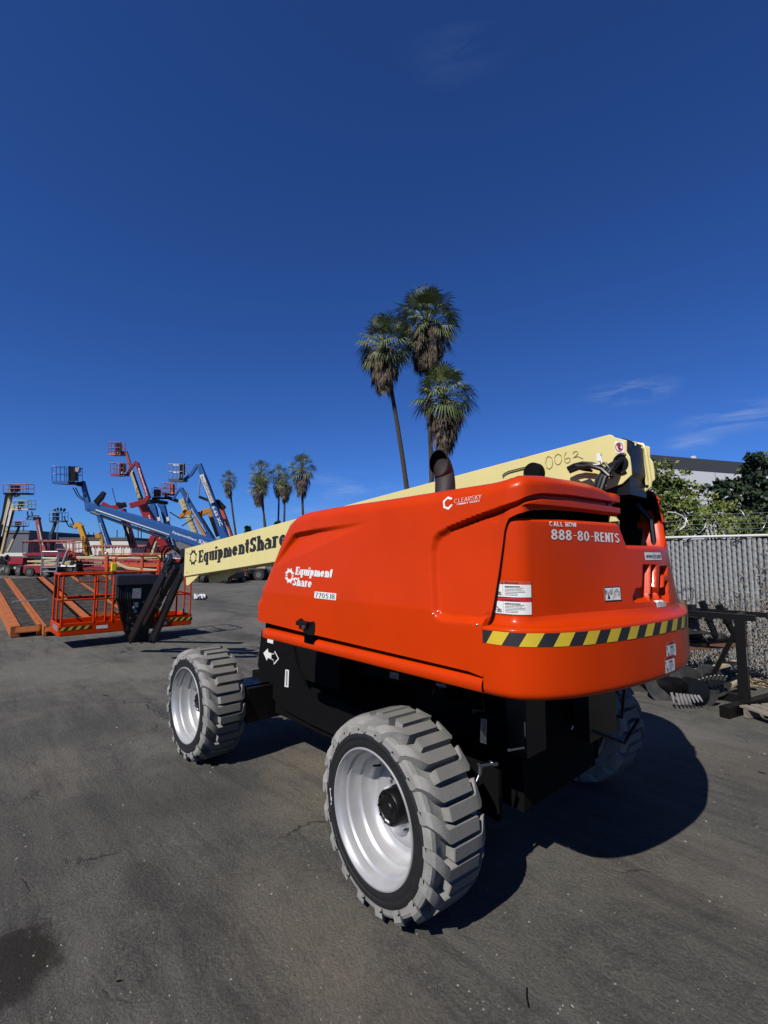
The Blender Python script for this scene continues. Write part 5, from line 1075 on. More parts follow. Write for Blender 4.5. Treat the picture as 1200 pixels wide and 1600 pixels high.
# ------------------------------------------------------------------ machines across the yard
BLUE = mat('lift_blue', (.014, .10, .34), .4, noise=.15); RED = mat('lift_red', (.30, .010, .016), .4, noise=.2); PINK = mat('faded_red', (.36, .08, .07), .5, noise=.2)
YELM = mat('machine_yellow', (.72, .36, .015), .45, noise=.15); OCH = mat('machine_ochre', (.55, .24, .02), .45, noise=.15); CRM = mat('machine_cream', (.60, .50, .28), .5, noise=.2); NAVY = mat('navy_steel', (.018, .045, .085), .5); DRIM = mat('dark_rim', (.10, .10, .10), .6); GREYM = mat('grey_alloy', (.40, .41, .43), .4, metal=.3, noise=.2)
WHT = mat('machine_white', (.72, .72, .70), .5, noise=.1); RORANGE = mat('machine_orange', (.62, .09, .02), .5, noise=.2); RUBBER = mat('rubber', (.012, .012, .012), .8)
MROOT = {}
def K(D): return D/F
def seg(t, name, pts, wpx, D, m, depth=.8, w2=None):
    mb = MB(); P = [Vector(tuple(W(x, y, D))) for x, y in pts]; n = len(P)-1; ws = wpx if hasattr(wpx, '__len__') else [wpx]*(n+1)
    for i in range(n):
        a = ws[i]*K(D); b = ws[i+1]*K(D); d = (P[i+1]-P[i]).normalized(); e = d*a*.25*(1 if i else 0)
        mb.beam(P[i]-e, P[i+1]+d*b*.2*(1 if i < n-1 else 0), a*depth, a, Vector(tuple(CF)).cross(d), b*depth, b)
    return mb.build(name, m, t, bevel=.02 if ws[0]*K(D) > .15 else 0, bseg=1)
def rod(t, name, pts, rpx, D, m, n=8):
    return MB().tube([W(x, y, D) for x, y in pts], rpx*K(D), n).build(name, m, t, smooth=50)
def cage(t, x0, x1, y0, y1, D, m, mt=None, cons=None, depth=.9, posts=5, consm=BLACK):
    """work platform seen from the side: tray, rails, console"""
    k = K(D); f = CF*depth/2; pt = lambda x, y, s: W(x, y, D)+f*s; hy = y1-y0; tr = hy*.16
    mb = MB(); c = [pt(x0, y1-tr, -1), pt(x1, y1-tr, -1), pt(x1, y1-tr, 1), pt(x0, y1-tr, 1)]; mb.prism([tuple(p) for p in c], (0, 0, -tr*k)); pl_ = mb.build('platform', mt or m, t)
    mb = MB(); r_ = .02 if D < 30 else .026
    for y in (y0, y0+hy*.42):
        L4 = [pt(x0, y, -1), pt(x1, y, -1), pt(x1, y, 1), pt(x0, y, 1)]; mb.tube([tuple(p) for p in L4], r_, 5, closed=True)
    for i in range(posts):
        x = x0+(x1-x0)*i/(posts-1)
        for s_ in (-1, 1): mb.tube([pt(x, y0, s_), pt(x, y1-tr, s_)], r_, 5)
    mb.build('guard_rail', m, pl_)
    if cons:
        a, b, c_, d_ = cons; mb = MB(); q = pt(a, b, -1.1); mb.prism([tuple(pt(a, b, -.9)), tuple(pt(c_, b, -.9)), tuple(pt(c_, d_, -.9)), tuple(pt(a, d_, -.9))], tuple(CF*.35))
        for j in range(4): mb.tube([pt(a+(c_-a)*j/3, d_, -.9), pt(a+(c_-a)*(.2+j/5), (d_+y1)/2, -1.1), pt(a+(c_-a)*j/3, y1+1, -.8)], .04, 5)
        mb.build('control_console', consm, pl_)
    return pl_
def base_truck(t, px, D, wpx, hpx, m, ang=0., wheels=True, turret=True, tm=None):
    k = K(D); c = W(px, 868, D); c[2] = 0; w_, h = wpx*k, hpx*k; M = Matrix.Rotation(YAW+ang, 3, 'Z'); r_ = min(.48, h*.42)
    def at(x, y, z): q = M@Vector((x, y, z)); return (c[0]+q[0], c[1]+q[1], q[2])
    mb = MB(); mb.box(at(0, 0, r_+.25), (2.2, w_*.8, .4), M); mb.build('chassis', BLACK, t, bevel=.03)
    if turret: mb = MB(); mb.box(at(0, 0, r_+.25+.2+h*.28), (1.9, w_, h*.5), M); mb.build('turntable_body', tm or m, t, bevel=.06)
    if wheels:
        for sx1 in (-1, 1):
            for sy in (-1, 1):
                o = at(sx1*.95, sy*w_*.38, r_); wl = MB().lathe([(r_*.55, -.16), (r_*.95, -.16), (r_, -.1), (r_, .1), (r_*.95, .16), (r_*.55, .16)], o, tuple(M@Vector((1 if wpx*k > 3.2 else 0.0001, 1 if wpx*k <= 3.2 else 0, 0))) if False else tuple(M@Vector((1, 0, 0))), 20).build('wheel', RUBBER, t, smooth=40)
                MB().lathe([(0, -.17), (r_*.5, -.17), (r_*.56, -.12)], o, tuple(M@Vector((1, 0, 0))), 16).build('rim', DRIM, wl, smooth=40)
def lift(label, px, D, cat='boom lift', name='boom_lift', group='machines parked across the yard'):
    c = W(px, 868, D); c[2] = 0; return thing(name, label, cat, c, group)
def wtext(t, s, a, b, hpx, D, m=WHITE, off=.25, slab=False):
    """lettering along the line a->b of a boom's near face"""
    P = W(*a, D)-CF*off; Q = W(*b, D)-CF*off; vs, fs = (slab_xy(s, .17, .06)[:2] if slab else text_xy(s, 1, .02)); xs = [p[0] for p in vs]; ys = [p[1] for p in vs]
    d = (Q-P)/(max(xs)-min(xs)); L_ = np.linalg.norm(Q-P); u = d/np.linalg.norm(d); n_ = np.cross(u, CF); n_ /= np.linalg.norm(n_)
    if abs(u@CR) > .5: n_ = n_ if n_[2] > 0 else -n_
    else: n_ = n_ if n_@CR*np.sign(-u@CU) > 0 else -n_
    h = hpx*K(D)
    MB().add([tuple(P+d*(p[0]-min(xs))+n_*h*(p[1]-min(ys))-CF*(p[2] if len(p) > 2 else 0)*5) for p in vs], fs).build('lettering', m, t)
# -- far left pair of cream lifts
t = lift('tall black and cream boom lift with a pink railed basket at the far left', 4, 40); base_truck(t, 4, 44, 34, 22, mat('dull_yellow', (.22, .14, .02), .6))
seg(t, 'lower_boom', [(-6, 862), (8, 805), (13, 770)], [8, 7, 6], 40, BLACK); seg(t, 'upper_boom', [(6, 820), (17, 775), (17, 765)], [4, 5, 4], 39.5, CRM); rod(t, 'boom_stripe', [(3, 838), (12, 800), (16, 785)], 1.0, 39.2, WHT); rod(t, 'jib_arm', [(17, 768), (24, 776), (30, 774)], 1.6, 39.5, CRM); cage(t, 12, 47, 757, 773, 39.5, PINK, BLACKM, (22, 759, 33, 768))
t = lift('second cream boom lift with a lower pale railed basket at the far left', 14, 42); base_truck(t, 24, 46, 26, 20, mat('dull_yellow', (.22, .14, .02), .6))
seg(t, 'lower_boom', [(2, 865), (10, 830), (14, 815)], 6, 42, CRM); seg(t, 'upper_boom', [(12, 822), (19, 793)], 7, 41.8, WHT); rod(t, 'lift_cylinder', [(10, 840), (20, 800)], 1.2, 41.5, BLACK); cage(t, 22, 50, 782, 797, 41.8, GREYM, CRM, (34, 784, 39, 791)); seg(t, 'jib_arm', [(15, 790), (30, 795)], 3.5, 41.7, CRM)
t = lift('small distant boom lift with a pale railed basket and thin cream boom', 14, 58); base_truck(t, 14, 58, 24, 16, BLACK); seg(t, 'lower_boom', [(12, 862), (22, 840)], 3.2, 58, CRM); seg(t, 'upper_boom', [(21, 842), (28, 828), (30, 822)], 3, 57.8, BLACK); cage(t, 19, 41, 814, 823, 57.8, PINK, BLACKM, (27, 815, 34, 820)); rod(t, 'hanging_cable', [(37, 822), (37, 830)], .6, 57.7, BLACK)
# -- telehandlers
def forks(t, tips, D, m=BLACK): 
    mb = MB()
    for p in tips: mb.tube([W(x, y, D) for x, y in p], .055, 5)
    mb.build('fork_carriage', m, t)
t = lift('telehandler with a faded pink boom and raised black forks', 68, 45, 'telehandler', 'telehandler'); base_truck(t, 66, 45, 34, 22, RED); seg(t, 'boom', [(70, 862), (63, 835), (59, 812)], [9, 6.5, 6], 45, PINK); rod(t, 'boom_stripe', [(67, 852), (60.5, 820)], 1.1, 44.6, WHT)
forks(t, [((41, 811), (47, 806), (60, 806), (62, 810)), ((41, 811), (50, 812), (60, 813)), ((44, 810), (43, 799)), ((51, 807), (49.5, 799)), ((47, 809), (58, 809))], 45); seg(t, 'boom_head', [(53, 810), (63, 811)], 5, 45, BLACK)
t = lift('yellow telehandler with an arched boom and black forks', 135, 44, 'telehandler', 'telehandler'); base_truck(t, 137, 44, 30, 24, RED); seg(t, 'boom', [(139, 868), (131, 838), (126, 824)], [9, 7.5, 7], 44, YELM); seg(t, 'boom_elbow', [(128, 824), (122, 819), (116, 825)], [7, 7, 5], 44, YELM)
forks(t, [((100, 808), (107, 822), (116, 822)), ((111, 809), (116, 820)), ((107, 822), (115, 825)), ((109, 819), (118, 819))], 44); rod(t, 'lift_cylinder', [(134, 862), (129, 838)], 1.4, 43.6, OCH)
t = lift('half hidden yellow telehandler head with black forks beyond the white building edge', 152, 62, 'telehandler', 'telehandler'); seg(t, 'boom', [(161, 866), (159, 842), (156, 836)], [3, 5, 8], 62, YELM); seg(t, 'boom_elbow', [(158, 836), (150, 838)], [9, 6], 62, OCH); forks(t, [((138, 832), (141, 839), (150, 839)), ((146, 832), (147, 838)), ((140, 841), (150, 841))], 62); base_truck(t, 160, 62, 18, 14, BLACK)
t = lift('ochre telehandler with a bent boom and long black forks beside the blue boom', 318, 46, 'telehandler', 'telehandler'); base_truck(t, 330, 46, 34, 22, OCH); seg(t, 'boom', [(330, 845), (313, 815), (306, 803)], [13, 11, 9], 46, OCH); seg(t, 'boom_elbow', [(308, 806), (322, 799), (328, 797), (331, 808)], [8, 8, 7, 6], 46, OCH); seg(t, 'lift_arm', [(329, 805), (341, 838)], 6, 46, BLACK)
forks(t, [((265, 800), (281, 810), (292, 808)), ((284, 822), (300, 812), (306, 806))], 46); seg(t, 'carriage', [(281, 808), (290, 800), (300, 801)], [5, 7, 6], 46, OCH)
# -- dark blue lift with flood lamps
t = lift('navy boom lift carrying a cluster of floodlights in its basket', 80, 50); base_truck(t, 76, 50, 28, 20, NAVY); seg(t, 'lower_boom', [(74, 862), (79, 842), (81, 832)], [5, 4.5, 6], 50, NAVY); seg(t, 'upper_boom', [(80, 836), (87, 816)], 4, 49.8, NAVY); cage(t, 82, 102, 801, 816, 49.8, BLUE, NAVY, (86, 801, 93, 813), consm=NAVY)
mb = MB()
for x, y in ((86, 797.5), (90.5, 796.5), (95, 797), (99.5, 798)): mb.beam(W(x, y, 49.5), W(x+(x-92)*.25, y-2.4, 49.3), .16, .2); mb.tube([W(x, y, 49.5), W(92, 803, 49.5)], .03, 5)
mb.build('flood_lamp', BLACK, t); rod(t, 'hanging_cable', [(91, 815), (88, 850)], .5, 49.5, GREYM)
t = lift('steep blue boom of a parked lift, white lettered, left of the red booms', 165, 48); base_truck(t, 168, 48, 26, 20, BLUE); seg(t, 'lower_boom', [(155, 806), (163, 832), (171, 856)], [6, 7, 8], 48, BLUE); wtext(t, 'EquipmentShare', (157.5, 818), (168, 851), 2.6, 48, WHITE, .3); seg(t, 'upper_boom', [(152, 800), (156, 812)], 4, 48, BLACK)
# -- red booms
t = lift('dark red boom lift with the highest basket of all', 216, 44); base_truck(t, 232, 44, 34, 22, RED)
cage(t, 174, 192, 692, 712, 44, PINK, RORANGE, (184, 693, 191, 707)); seg(t, 'jib_arm', [(189, 708), (197, 706), (205, 732)], [3.5, 4, 4], 44, PINK); seg(t, 'upper_boom', [(206, 736), (213, 758), (222, 788)], [5, 5.5, 6], 44, CRM, ); rod(t, 'lift_cylinder', [(208, 738), (225, 786)], 1.4, 43.6, BLACK); seg(t, 'lower_boom', [(221, 786), (240, 822), (262, 862)], [11, 14, 15], 44, RED); wtext(t, 'EquipmentShare', (234, 806), (252, 842), 3.2, 44, WHITE, .4)
t = lift('red boom lift with a knuckled arm and bold white lettering under the high basket', 212, 42); base_truck(t, 246, 42, 30, 22, RED)
cage(t, 177, 198, 724, 744, 42, PINK, RED, (191, 725, 197, 738)); seg(t, 'jib_arm', [(199, 742), (206, 730), (213, 721)], [3.5, 4, 4], 42, RED); seg(t, 'upper_boom', [(214, 723), (222, 748), (233, 779)], [5, 5.5, 6], 42, RED); wtext(t, 'EquipmentShare', (217.5, 733), (231, 775), 3.6, 42, WHITE, .3); seg(t, 'lower_boom', [(232, 776), (226, 784), (204, 790)], [6, 8, 8], 42, RED); seg(t, 'tower_boom', [(204, 790), (218, 786)], 7, 42, BLACK)
t = lift('red boom lift folded flat with a steep white lettered lower boom', 205, 40); base_truck(t, 212, 40, 32, 24, RED); seg(t, 'lower_boom', [(191, 796), (200, 826), (209, 856)], [9, 9, 9], 40, RED); seg(t, 'upper_boom', [(160, 786), (172, 793), (186, 792), (196, 788)], [5, 6, 7, 8], 40, RED); wtext(t, 'EquipmentShare', (199.5, 820), (208, 850), 3.6, 40, WHITE, .4); rod(t, 'lift_cylinder', [(186, 798), (204, 850)], 2.2, 39.6, BLACK); rod(t, 'antenna', [(175, 762), (181, 785)], .5, 39.8, BLACK); seg(t, 'boom_head', [(182, 787), (196, 789)], [5, 6], 39.7, BLACK)
seg(t, 'stay_arm', [(228, 868), (240, 838)], [8, 8], 39.6, RED); seg(t, 'mast_plate', [(232, 872), (242, 846)], [16, 8], 41, CRM)
# -- two blue masts
for i, (a, b, c, lab) in enumerate((((240, 792), (248, 822), (258, 856), 'left of two steep blue booms standing close together behind the red boom'), ((254, 790), (262, 822), (272, 856), 'right of two steep blue booms standing close together behind the red boom'))):
    t = lift(lab, c[0], 50+i); base_truck(t, c[0], 50+i, 22, 18, BLUE); seg(t, 'lower_boom', [a, b, c], [8, 7, 7], 50+i, BLUE); seg(t, 'upper_boom', [(a[0]-6, a[1]+1), (a[0]+2, a[1]-4)], 6, 50+i, BLUE); wtext(t, 'EquipmentShare', (b[0]-2, b[1]-8), (c[0]-1, c[1]-4), 2.6, 50+i, WHITE, .3)
    seg(t, 'white_panel', [(b[0], b[1]-14), (b[0]+2, b[1]-8)], 4.5, 49.5+i, WHT)
# -- cluster of baskets
t = lift('boom lift with a dark basket in the crowded middle cluster', 250, 47); base_truck(t, 262, 47, 22, 18, BLUE); cage(t, 241, 258, 762, 780, 47, PINK, BLACKM, (243, 765, 252, 776)); seg(t, 'jib_arm', [(228, 786), (240, 783), (262, 786)], [6, 7, 5], 47, BLACK)
t = lift('boom lift with a rust red basket in the crowded middle cluster', 268, 48); base_truck(t, 280, 48, 22, 18, RED); cage(t, 256, 273, 755, 774, 48, PINK, BLACKM, (269, 757, 274, 770), consm=RORANGE); seg(t, 'jib_arm', [(258, 776), (278, 783)], [5, 5], 48, BLACK)
t = lift('knuckled blue boom lift with its elbow just right of the cluster', 300, 45); base_truck(t, 322, 45, 26, 20, BLUE); seg(t, 'jib_arm', [(270, 781), (277, 770), (283, 762)], [3, 3, 3], 45, BLUE); seg(t, 'upper_boom', [(283, 763), (300, 793), (332, 845)], [6, 6.5, 7], 45, BLUE); rod(t, 'lift_cylinder', [(289, 765), (294, 772), (292, 782)], 1.1, 44.7, GREYM); wtext(t, 'EquipmentShare', (300, 796), (322, 831), 2.6, 45, WHITE, .3)
t = lift('cream lattice mast leaning behind the ochre telehandler', 296, 52); base_truck(t, 310, 52, 22, 16, CRM); seg(t, 'boom', [(284, 780), (296, 812), (310, 845)], [8, 8, 8], 52, CRM)
mb = MB()
for k_2 in range(11): x, y = 285+k_2*2.4, 785+k_2*5.8; mb.beam(W(x, y, 51.4), W(x+7, y+3, 51.4), .05, .12)
mb.build('lattice_rung', mat('lattice_shadow', (.2, .18, .12), .7), t)
# -- big blue lift with the white striped boom
t = lift('big blue boom lift with a white striped boom above the orange telehandler', 340, 41); base_truck(t, 352, 41, 38, 22, BLUE)
cage(t, 267, 290, 726, 753, 41, GREYM, NAVY, (283, 725, 290, 742)); seg(t, 'jib_arm', [(288, 750), (299, 741), (309, 726)], [4, 5, 4.5], 41, BLUE); seg(t, 'upper_boom', [(311, 725), (322, 755), (352, 842)], [7, 9, 12], 41, BLUE); seg(t, 'white_panel', [(315.5, 742), (333, 786)], 6.5, 40.7, WHT); wtext(t, 'EquipmentShare', (315, 746), (331, 785), 3.6, 40.5, INK, .25); wtext(t, 'S-65 XC', (332.5, 792), (346, 822), 6.5, 40.7, WHITE, .35)
rod(t, 'lift_cylinder', [(313, 748), (310, 774)], 1.0, 40.6, GREYM); seg(t, 'folded_arm', [(311, 776), (326, 782), (341, 783), (350, 795)], [4, 4, 5, 8], 41.5, BLACK)
t = lift('orange red boom lift partly hidden by the big blue boom', 356, 43); base_truck(t, 362, 43, 26, 20, RED); seg(t, 'upper_boom', [(344, 796), (352, 818), (362, 848)], [10, 10, 10], 43, RORANGE); seg(t, 'boom_head', [(340, 784), (348, 797)], [7, 9], 43, BLACK); wtext(t, 'EquipmentShare', (350, 808), (360, 838), 2.6, 43, WHITE, .35)
# -- the long low blue boom running down to the right, basket at its raised left end
t = lift('long blue telescopic boom lift reaching low to the left with an empty blue basket', 360, 36); base_truck(t, 372, 36, 44, 26, BLUE)
cage(t, 93, 118, 730, 757, 36, BLUE, BLUE, (117, 730, 127, 752), depth=1.6); 
seg(t, 'console', [(118, 733), (125, 735)], [6, 8], 35.4, GREYM); seg(t, 'jib_arm', [(129, 752), (134, 772), (137, 784)], [6, 6.5, 8], 36, BLUE); seg(t, 'jib_mount', [(120, 756), (131, 757)], [6, 8], 36, BLACK); rod(t, 'jib_link', [(114, 762), (121, 775), (130, 782)], .8, 35.8, BLACK); rod(t, 'jib_link', [(118, 762), (124, 774), (131, 780)], .8, 35.8, BLACK)
seg(t, 'boom_head', [(136, 780), (139, 795), (152, 792)], [7, 9, 8], 36, BLUE); seg(t, 'leveling_box', [(150, 786), (158, 777), (163, 769)], [8, 8, 6], 35.8, BLACK)
seg(t, 'upper_boom', [(140, 790), (205, 810), (272, 832), (350, 860)], [11, 14, 17, 22], 36, BLUE); rod(t, 'boom_rail', [(150, 797), (205, 816), (265, 836)], 1.5, 35.3, GREYM); rod(t, 'boom_under_pipe', [(142, 800), (200, 821), (262, 842)], 2.2, 35.6, NAVY)
wtext(t, 'EquipmentShare', (273, 833), (310, 846), 4.4, 35.6, WHITE, .45); wtext(t, 'SX-125', (313, 847), (345, 858), 7.5, 35.6, WHITE, .45)
# ------------------------------------------------------------------ low machines on the ground: scissor lifts, trailers, steps
def scissor(label, x0, x1, yg, y0, m, zig=False, D=None, wrail=True, stack=CRM):
    D = D or CAM[2]*F/(yg-868)/1.0; t = lift(label, (x0+x1)/2, D, 'scissor lift', 'scissor_lift'); k = K(D); hp_ = yg-y0; f = CF*.6
    pt = lambda x, y, s=0: tuple(W(x, y, D)+f*s)
    MB().prism([pt(x0, yg-hp_*.12, -1), pt(x1, yg-hp_*.12, -1), pt(x1, yg-hp_*.12, 1), pt(x0, yg-hp_*.12, 1)], (0, 0, hp_*.22*k)).build('chassis', m, t, bevel=.03)
    for x in (x0+(x1-x0)*.14, x0+(x1-x0)*.86):
        for s_ in (-1, 1):
            c = W(x, yg-5.2*(45/D)/2-1, D)+f*s_*1.02; r_ = .40; c[2] = r_; wl = MB().lathe([(.22, -.12), (r_*.95, -.12), (r_, -.08), (r_, .08), (r_*.95, .12), (.22, .12)], tuple(c), tuple(CF), 20).build('wheel', RUBBER, t, smooth=40); MB().lathe([(0, -.13), (.20, -.13), (.22, -.10)], tuple(c), tuple(CF), 14).build('rim', DRIM, wl)
    mb = MB()
    for i in range(5):
        y = yg-hp_*(.36+.055*i); a, b = (x0+(x1-x0)*.06, x0+(x1-x0)*.94); dy = hp_*.03*(1 if i % 2 else -1)
        for s_ in (-.7, .7): mb.beam(pt(a, y-dy, s_), pt(b, y+dy, s_), .06, .12)
    mb.build('scissor_arms', stack, t)
    yd = yg-hp_*.66; MB().prism([pt(x0, yd, -1.05), pt(x1, yd, -1.05), pt(x1, yd, 1.05), pt(x0, yd, 1.05)], (0, 0, -.16)).build('platform', m, t)
    mb = MB()
    for y in ((y0,) if zig else (y0, (y0+yd)/2)):
        mb.tube([pt(x0, y, -1), pt(x1, y, -1), pt(x1, y, 1), pt(x0, y, 1)], .045 if zig else .028, 5, closed=True)
    n = max(3, int((x1-x0)/13))
    for i in range(n+1):
        x = x0+(x1-x0)*i/n
        for s_ in (-1, 1): mb.tube([pt(x, y0, s_), pt(x, yd, s_)], .026, 5)
        if zig and i < n: [mb.tube([pt(x+(x1-x0)/n*(j+.2)/3, y0, -1), pt(x+(x1-x0)/n*(j+.35)/3, y0+3.0, -1), pt(x+(x1-x0)/n*(j+.7)/3, y0+.4, -1)], .05, 4) for j in range(3)]
    mb.build('guard_rail', m, t); return t
scissor('long dark red scissor lift with notched top rails left of the grey steps', 44, 122, 901, 845, RED, True)
scissor('red scissor lift with tall narrow rails right of the notched one', 96, 126, 903, 848, RED)
scissor('long dark red scissor lift behind the cream booms, notched top rail', 142, 256, 899, 853, RED, True)
scissor('low red scissor lift with white lettering strip behind the platform', 138, 200, 905, 876, RED)
scissor('cream armed orange scissor lift just behind the control console', 168, 262, 909, 866, RORANGE)
# stowed cream booms on orange stands
t = lift('cream boom lift folded low on orange stands behind the work platform', 200, 31, 'boom lift'); base_truck(t, 215, 31, 70, 22, RORANGE, turret=False); seg(t, 'lower_boom', [(120, 871), (195, 873), (262, 869)], [4, 4.5, 4], 31, CRM); seg(t, 'upper_boom', [(128, 876), (200, 874), (250, 877)], [2.5, 2.5, 2], 30.8, PINK); seg(t, 'orange_stand', [(167, 868), (167, 903)], 5, 30.6, RORANGE); seg(t, 'orange_stand', [(222, 866), (222, 900)], 4.5, 30.6, RORANGE); seg(t, 'basket_link', [(182, 880), (200, 888), (250, 892)], [4, 4, 4], 30.6, CRM); seg(t, 'orange_jib', [(245, 898), (247, 884), (254, 882), (252, 896)], 2.4, 30.4, RORANGE)
rod(t, 'white_lamp', [(165, 865), (167.5, 865)], 3.0, 30.3, WHT, 12)
t = lift('orange tipped jib of a low boom lift beside the grey access steps', 108, 38, 'boom lift'); base_truck(t, 108, 38, 50, 22, BLACK, turret=False); seg(t, 'jib_arm', [(106, 860), (114, 868), (126, 876)], [5, 7, 3], 38, RORANGE); rod(t, 'lift_cylinder', [(94, 892), (101, 873), (106, 860)], 2.0, 37.6, GREYM); rod(t, 'white_tank', [(96, 885), (108, 886), (119, 886)], 2.4, 37.5, WHT, 14)
for k_3 in range(3): pass
steps = thing('access_steps', 'grey aluminium access steps with handrails standing behind the ramps', 'steps', G(78, 900))
mb = MB(); Ds = 36
for x in (64, 88): mb.tube([W(x, 899, Ds), W(x+2.5, 862, Ds)], .05, 6); mb.tube([W(x+3, 899, Ds+1), W(x+4, 864, Ds+1)], .05, 6)
mb.tube([W(66.5, 862, Ds), W(90.5, 862, Ds)], .05, 6); mb.tube([W(65.5, 872, Ds), W(89.5, 872, Ds)], .04, 6); build_each(mb, 'frame', GREYM, steps)
for y in (880, 887, 893.5): MB().prism([tuple(W(64.5, y, Ds)), tuple(W(88.5, y, Ds)), tuple(W(88.5, y, Ds+.5)), tuple(W(64.5, y, Ds+.5))], (0, 0, .08)).build('tread', GREYM, steps)
# dark machines seen under the cream boom
t = lift('black and orange low machine parked under the cream boom, left one', 322, 33, 'boom lift'); base_truck(t, 322, 33, 50, 16, BLACK); seg(t, 'lower_boom', [(312, 893), (345, 897), (372, 901)], [4, 4, 3], 33, BLACK); rod(t, 'white_lamp', [(305, 911), (309, 911)], 2.2, 32.5, WHT, 10)
t = lift('orange and cream boom lift in the row seen between boom and hood', 385, 36, 'boom lift'); base_truck(t, 388, 36, 60, 20, BLACK, turret=False); seg(t, 'lower_boom', [(352, 893), (380, 889), (415, 886)], [4, 4, 5], 36, CRM); seg(t, 'orange_jib', [(386, 912), (396, 900), (403, 888)], [4, 5, 5], 35.6, RORANGE); rod(t, 'basket_post', [(350, 888), (350, 900)], 1.6, 35.6, RORANGE); seg(t, 'engine_box', [(376, 900), (386, 914)], [10, 9], 35.8, BLACK)
scissor('dark scissor lift at the right end of the row just before the hood', 344, 382, 916, 892, RORANGE, D=34)
scissor('small dark scissor lift under the front of the cream boom', 300, 336, 916, 897, BLACK, D=35)
rn = random.Random(17)
for lab, x0, x1, yb, D, m in (('black tyred trailer frame under the cream boom, left of the orange jib', 300, 345, 914, 38, BLACK), ('dark flatbed frame with cream arm far behind the cream boom', 350, 412, 905, 46, CRM), ('black engine unit on wheels in the shadow right below the boom', 328, 372, 919, 32, BLACK)):
    t = lift(lab, (x0+x1)/2, D, 'trailer', 'equipment_trailer'); base_truck(t, (x0+x1)/2, D, x1-x0, (CAM[2]*F/D)*.32, BLACK, ang=1.2, turret=False)
    for k in range(4): x = rn.uniform(x0+4, x1-8); y = yb-rn.uniform(8, 16); seg(t, 'machine_part', [(x, y), (x+rn.uniform(5, 14), y+rn.uniform(-4, 5))], rn.uniform(3, 6), D-.5, rn.choice((BLACK, BLACK, m, RORANGE)))
for lab, x0, x1, y, D, m in (('dark red machine with a black counterweight behind the notched scissor lift', 24, 60, 880, 43, RED), ('black engine deck with white hose drum in the row behind the ramps', 96, 140, 884, 40, BLACK), ('red low machine with black tyres at the middle of the row', 204, 250, 884, 44, RED), ('dark machine with a cream hose reel at the far left of the row', -4, 24, 884, 44, BLACK)):
    t = lift(lab, (x0+x1)/2, D, 'boom lift'); base_truck(t, (x0+x1)/2, D, x1-x0, (CAM[2]*F/D)*.7, m, ang=rn.uniform(-.4, .4))
    for k in range(7):
        x = rn.uniform(x0, x1-6); yy = y+rn.uniform(-16, 8); seg(t, 'machine_part', [(x, yy), (x+rn.uniform(-4, 12), yy+rn.uniform(-9, 6))], rn.uniform(1.5, 4.5), D-1.3, rn.choice((BLACK, BLACK, m, GREYM, RORANGE, CRM)))
t = thing('plastic_sheet', 'crumpled white plastic sheet lying on the asphalt beyond the platform', 'sheet', G(308, 934)); mb = MB(); rn = random.Random(8); P = []
for i in range(9): P.append([(lambda p: (p[0], p[1], .02+rn.random()*.12))(G(303+i*2.2, 931+j*1.6)) for j in range(5)])
mb.grid(P).build('sheet', WHT, t)
# ------------------------------------------------------------------ far buildings, poles, trees
def hall(name, label, x0, x1, ytop, D, m, roofm=None, D1=None, parts=()):
    a, b = W(x0, 868, D), W(x1, 868, D1 or D); a[2] = b[2] = 0; H = CAM[2]+(868-ytop)*K(D); t = thing(name, label, 'building', (a+b)/2); d = (b-a)/np.linalg.norm(b-a); n_ = np.array([-d[1], d[0], 0]); n_ = n_ if n_@CF > 0 else -n_
    slab(MB(), a, b, n_, 20, 0, H-.5).build('wall', m, t); slab(MB(), a-n_*.2-d*.2, b-n_*.2+d*.2, n_, 20.4, H-.5, H).build('roof', roofm or WD, t)
    for (u0_, u1_, z0, z1, mm, nm) in parts: L_ = np.linalg.norm(b-a); slab(MB(), a+d*L_*u0_-n_*.06, a+d*L_*u1_-n_*.06, n_, .1, z0*H, z1*H).build(nm, mm, t)
    return t
WHB = mat('white_wall', (.70, .67, .60), .7, noise=.06); GRB = mat('slate_wall', (.10, .11, .14), .6, noise=.1); DGB = mat('dusk_wall', (.13, .13, .135), .7, noise=.2)
hall('warehouse', 'long white warehouse with a dark roofline behind the red scissor lifts', 40, 205, 840, 95, WHB, WD, None, [(.05+.16*i, .12+.16*i, .0, .5, DGB, 'roller_door') for i in range(5)])
hall('warehouse', 'slate grey windowless shed at the far left behind the cream lifts', -60, 43, 829, 88, GRB, GRB, None, [(.0, .98, .25, .35, WHB, 'wall_band')])
hall('warehouse', 'low dark grey building with ribbed cladding right of the white warehouse', 206, 560, 841, 105, DGB, mat('grey_fascia', (.22, .22, .22), .7), None, [(.02+.12*i, .08+.12*i, .1, .45, GRB, 'roller_door') for i in range(7)])
for i, (x, y) in enumerate(((164, 826), (216, 815), (221, 818), (196, 822), (183, 828))):
    p = W(x, 868, 100); MB_ = MB().tube([(p[0], p[1], 0), tuple(W(x, y, 100))], .10, 6); 
    tag(MB_.build('utility_pole', BLACK), 'thin dark pole on the skyline, ' + ('leftmost of five', 'left of the close pair', 'right of the close pair', 'just left of the pair', 'second from the left')[i], 'pole', 'poles on the skyline')
b0 = W(386, 868, 75); b0[2] = 0
tree('conifer_tree', 'small dark conifer tip poking above the cream boom between the palms', b0, [tuple(b0), (b0[0], b0[1], 3), (b0[0], b0[1], 5.5)], [.2, .15, .05], [cw(386, 842, 75, 8, 8), cw(387, 834, 75, 4, 6), cw(387, 827, 75, 2, 4), cw(440, 830, 75, 9, 5), cw(434, 818, 75, 3, 2)], 60, .45, LD, 21)
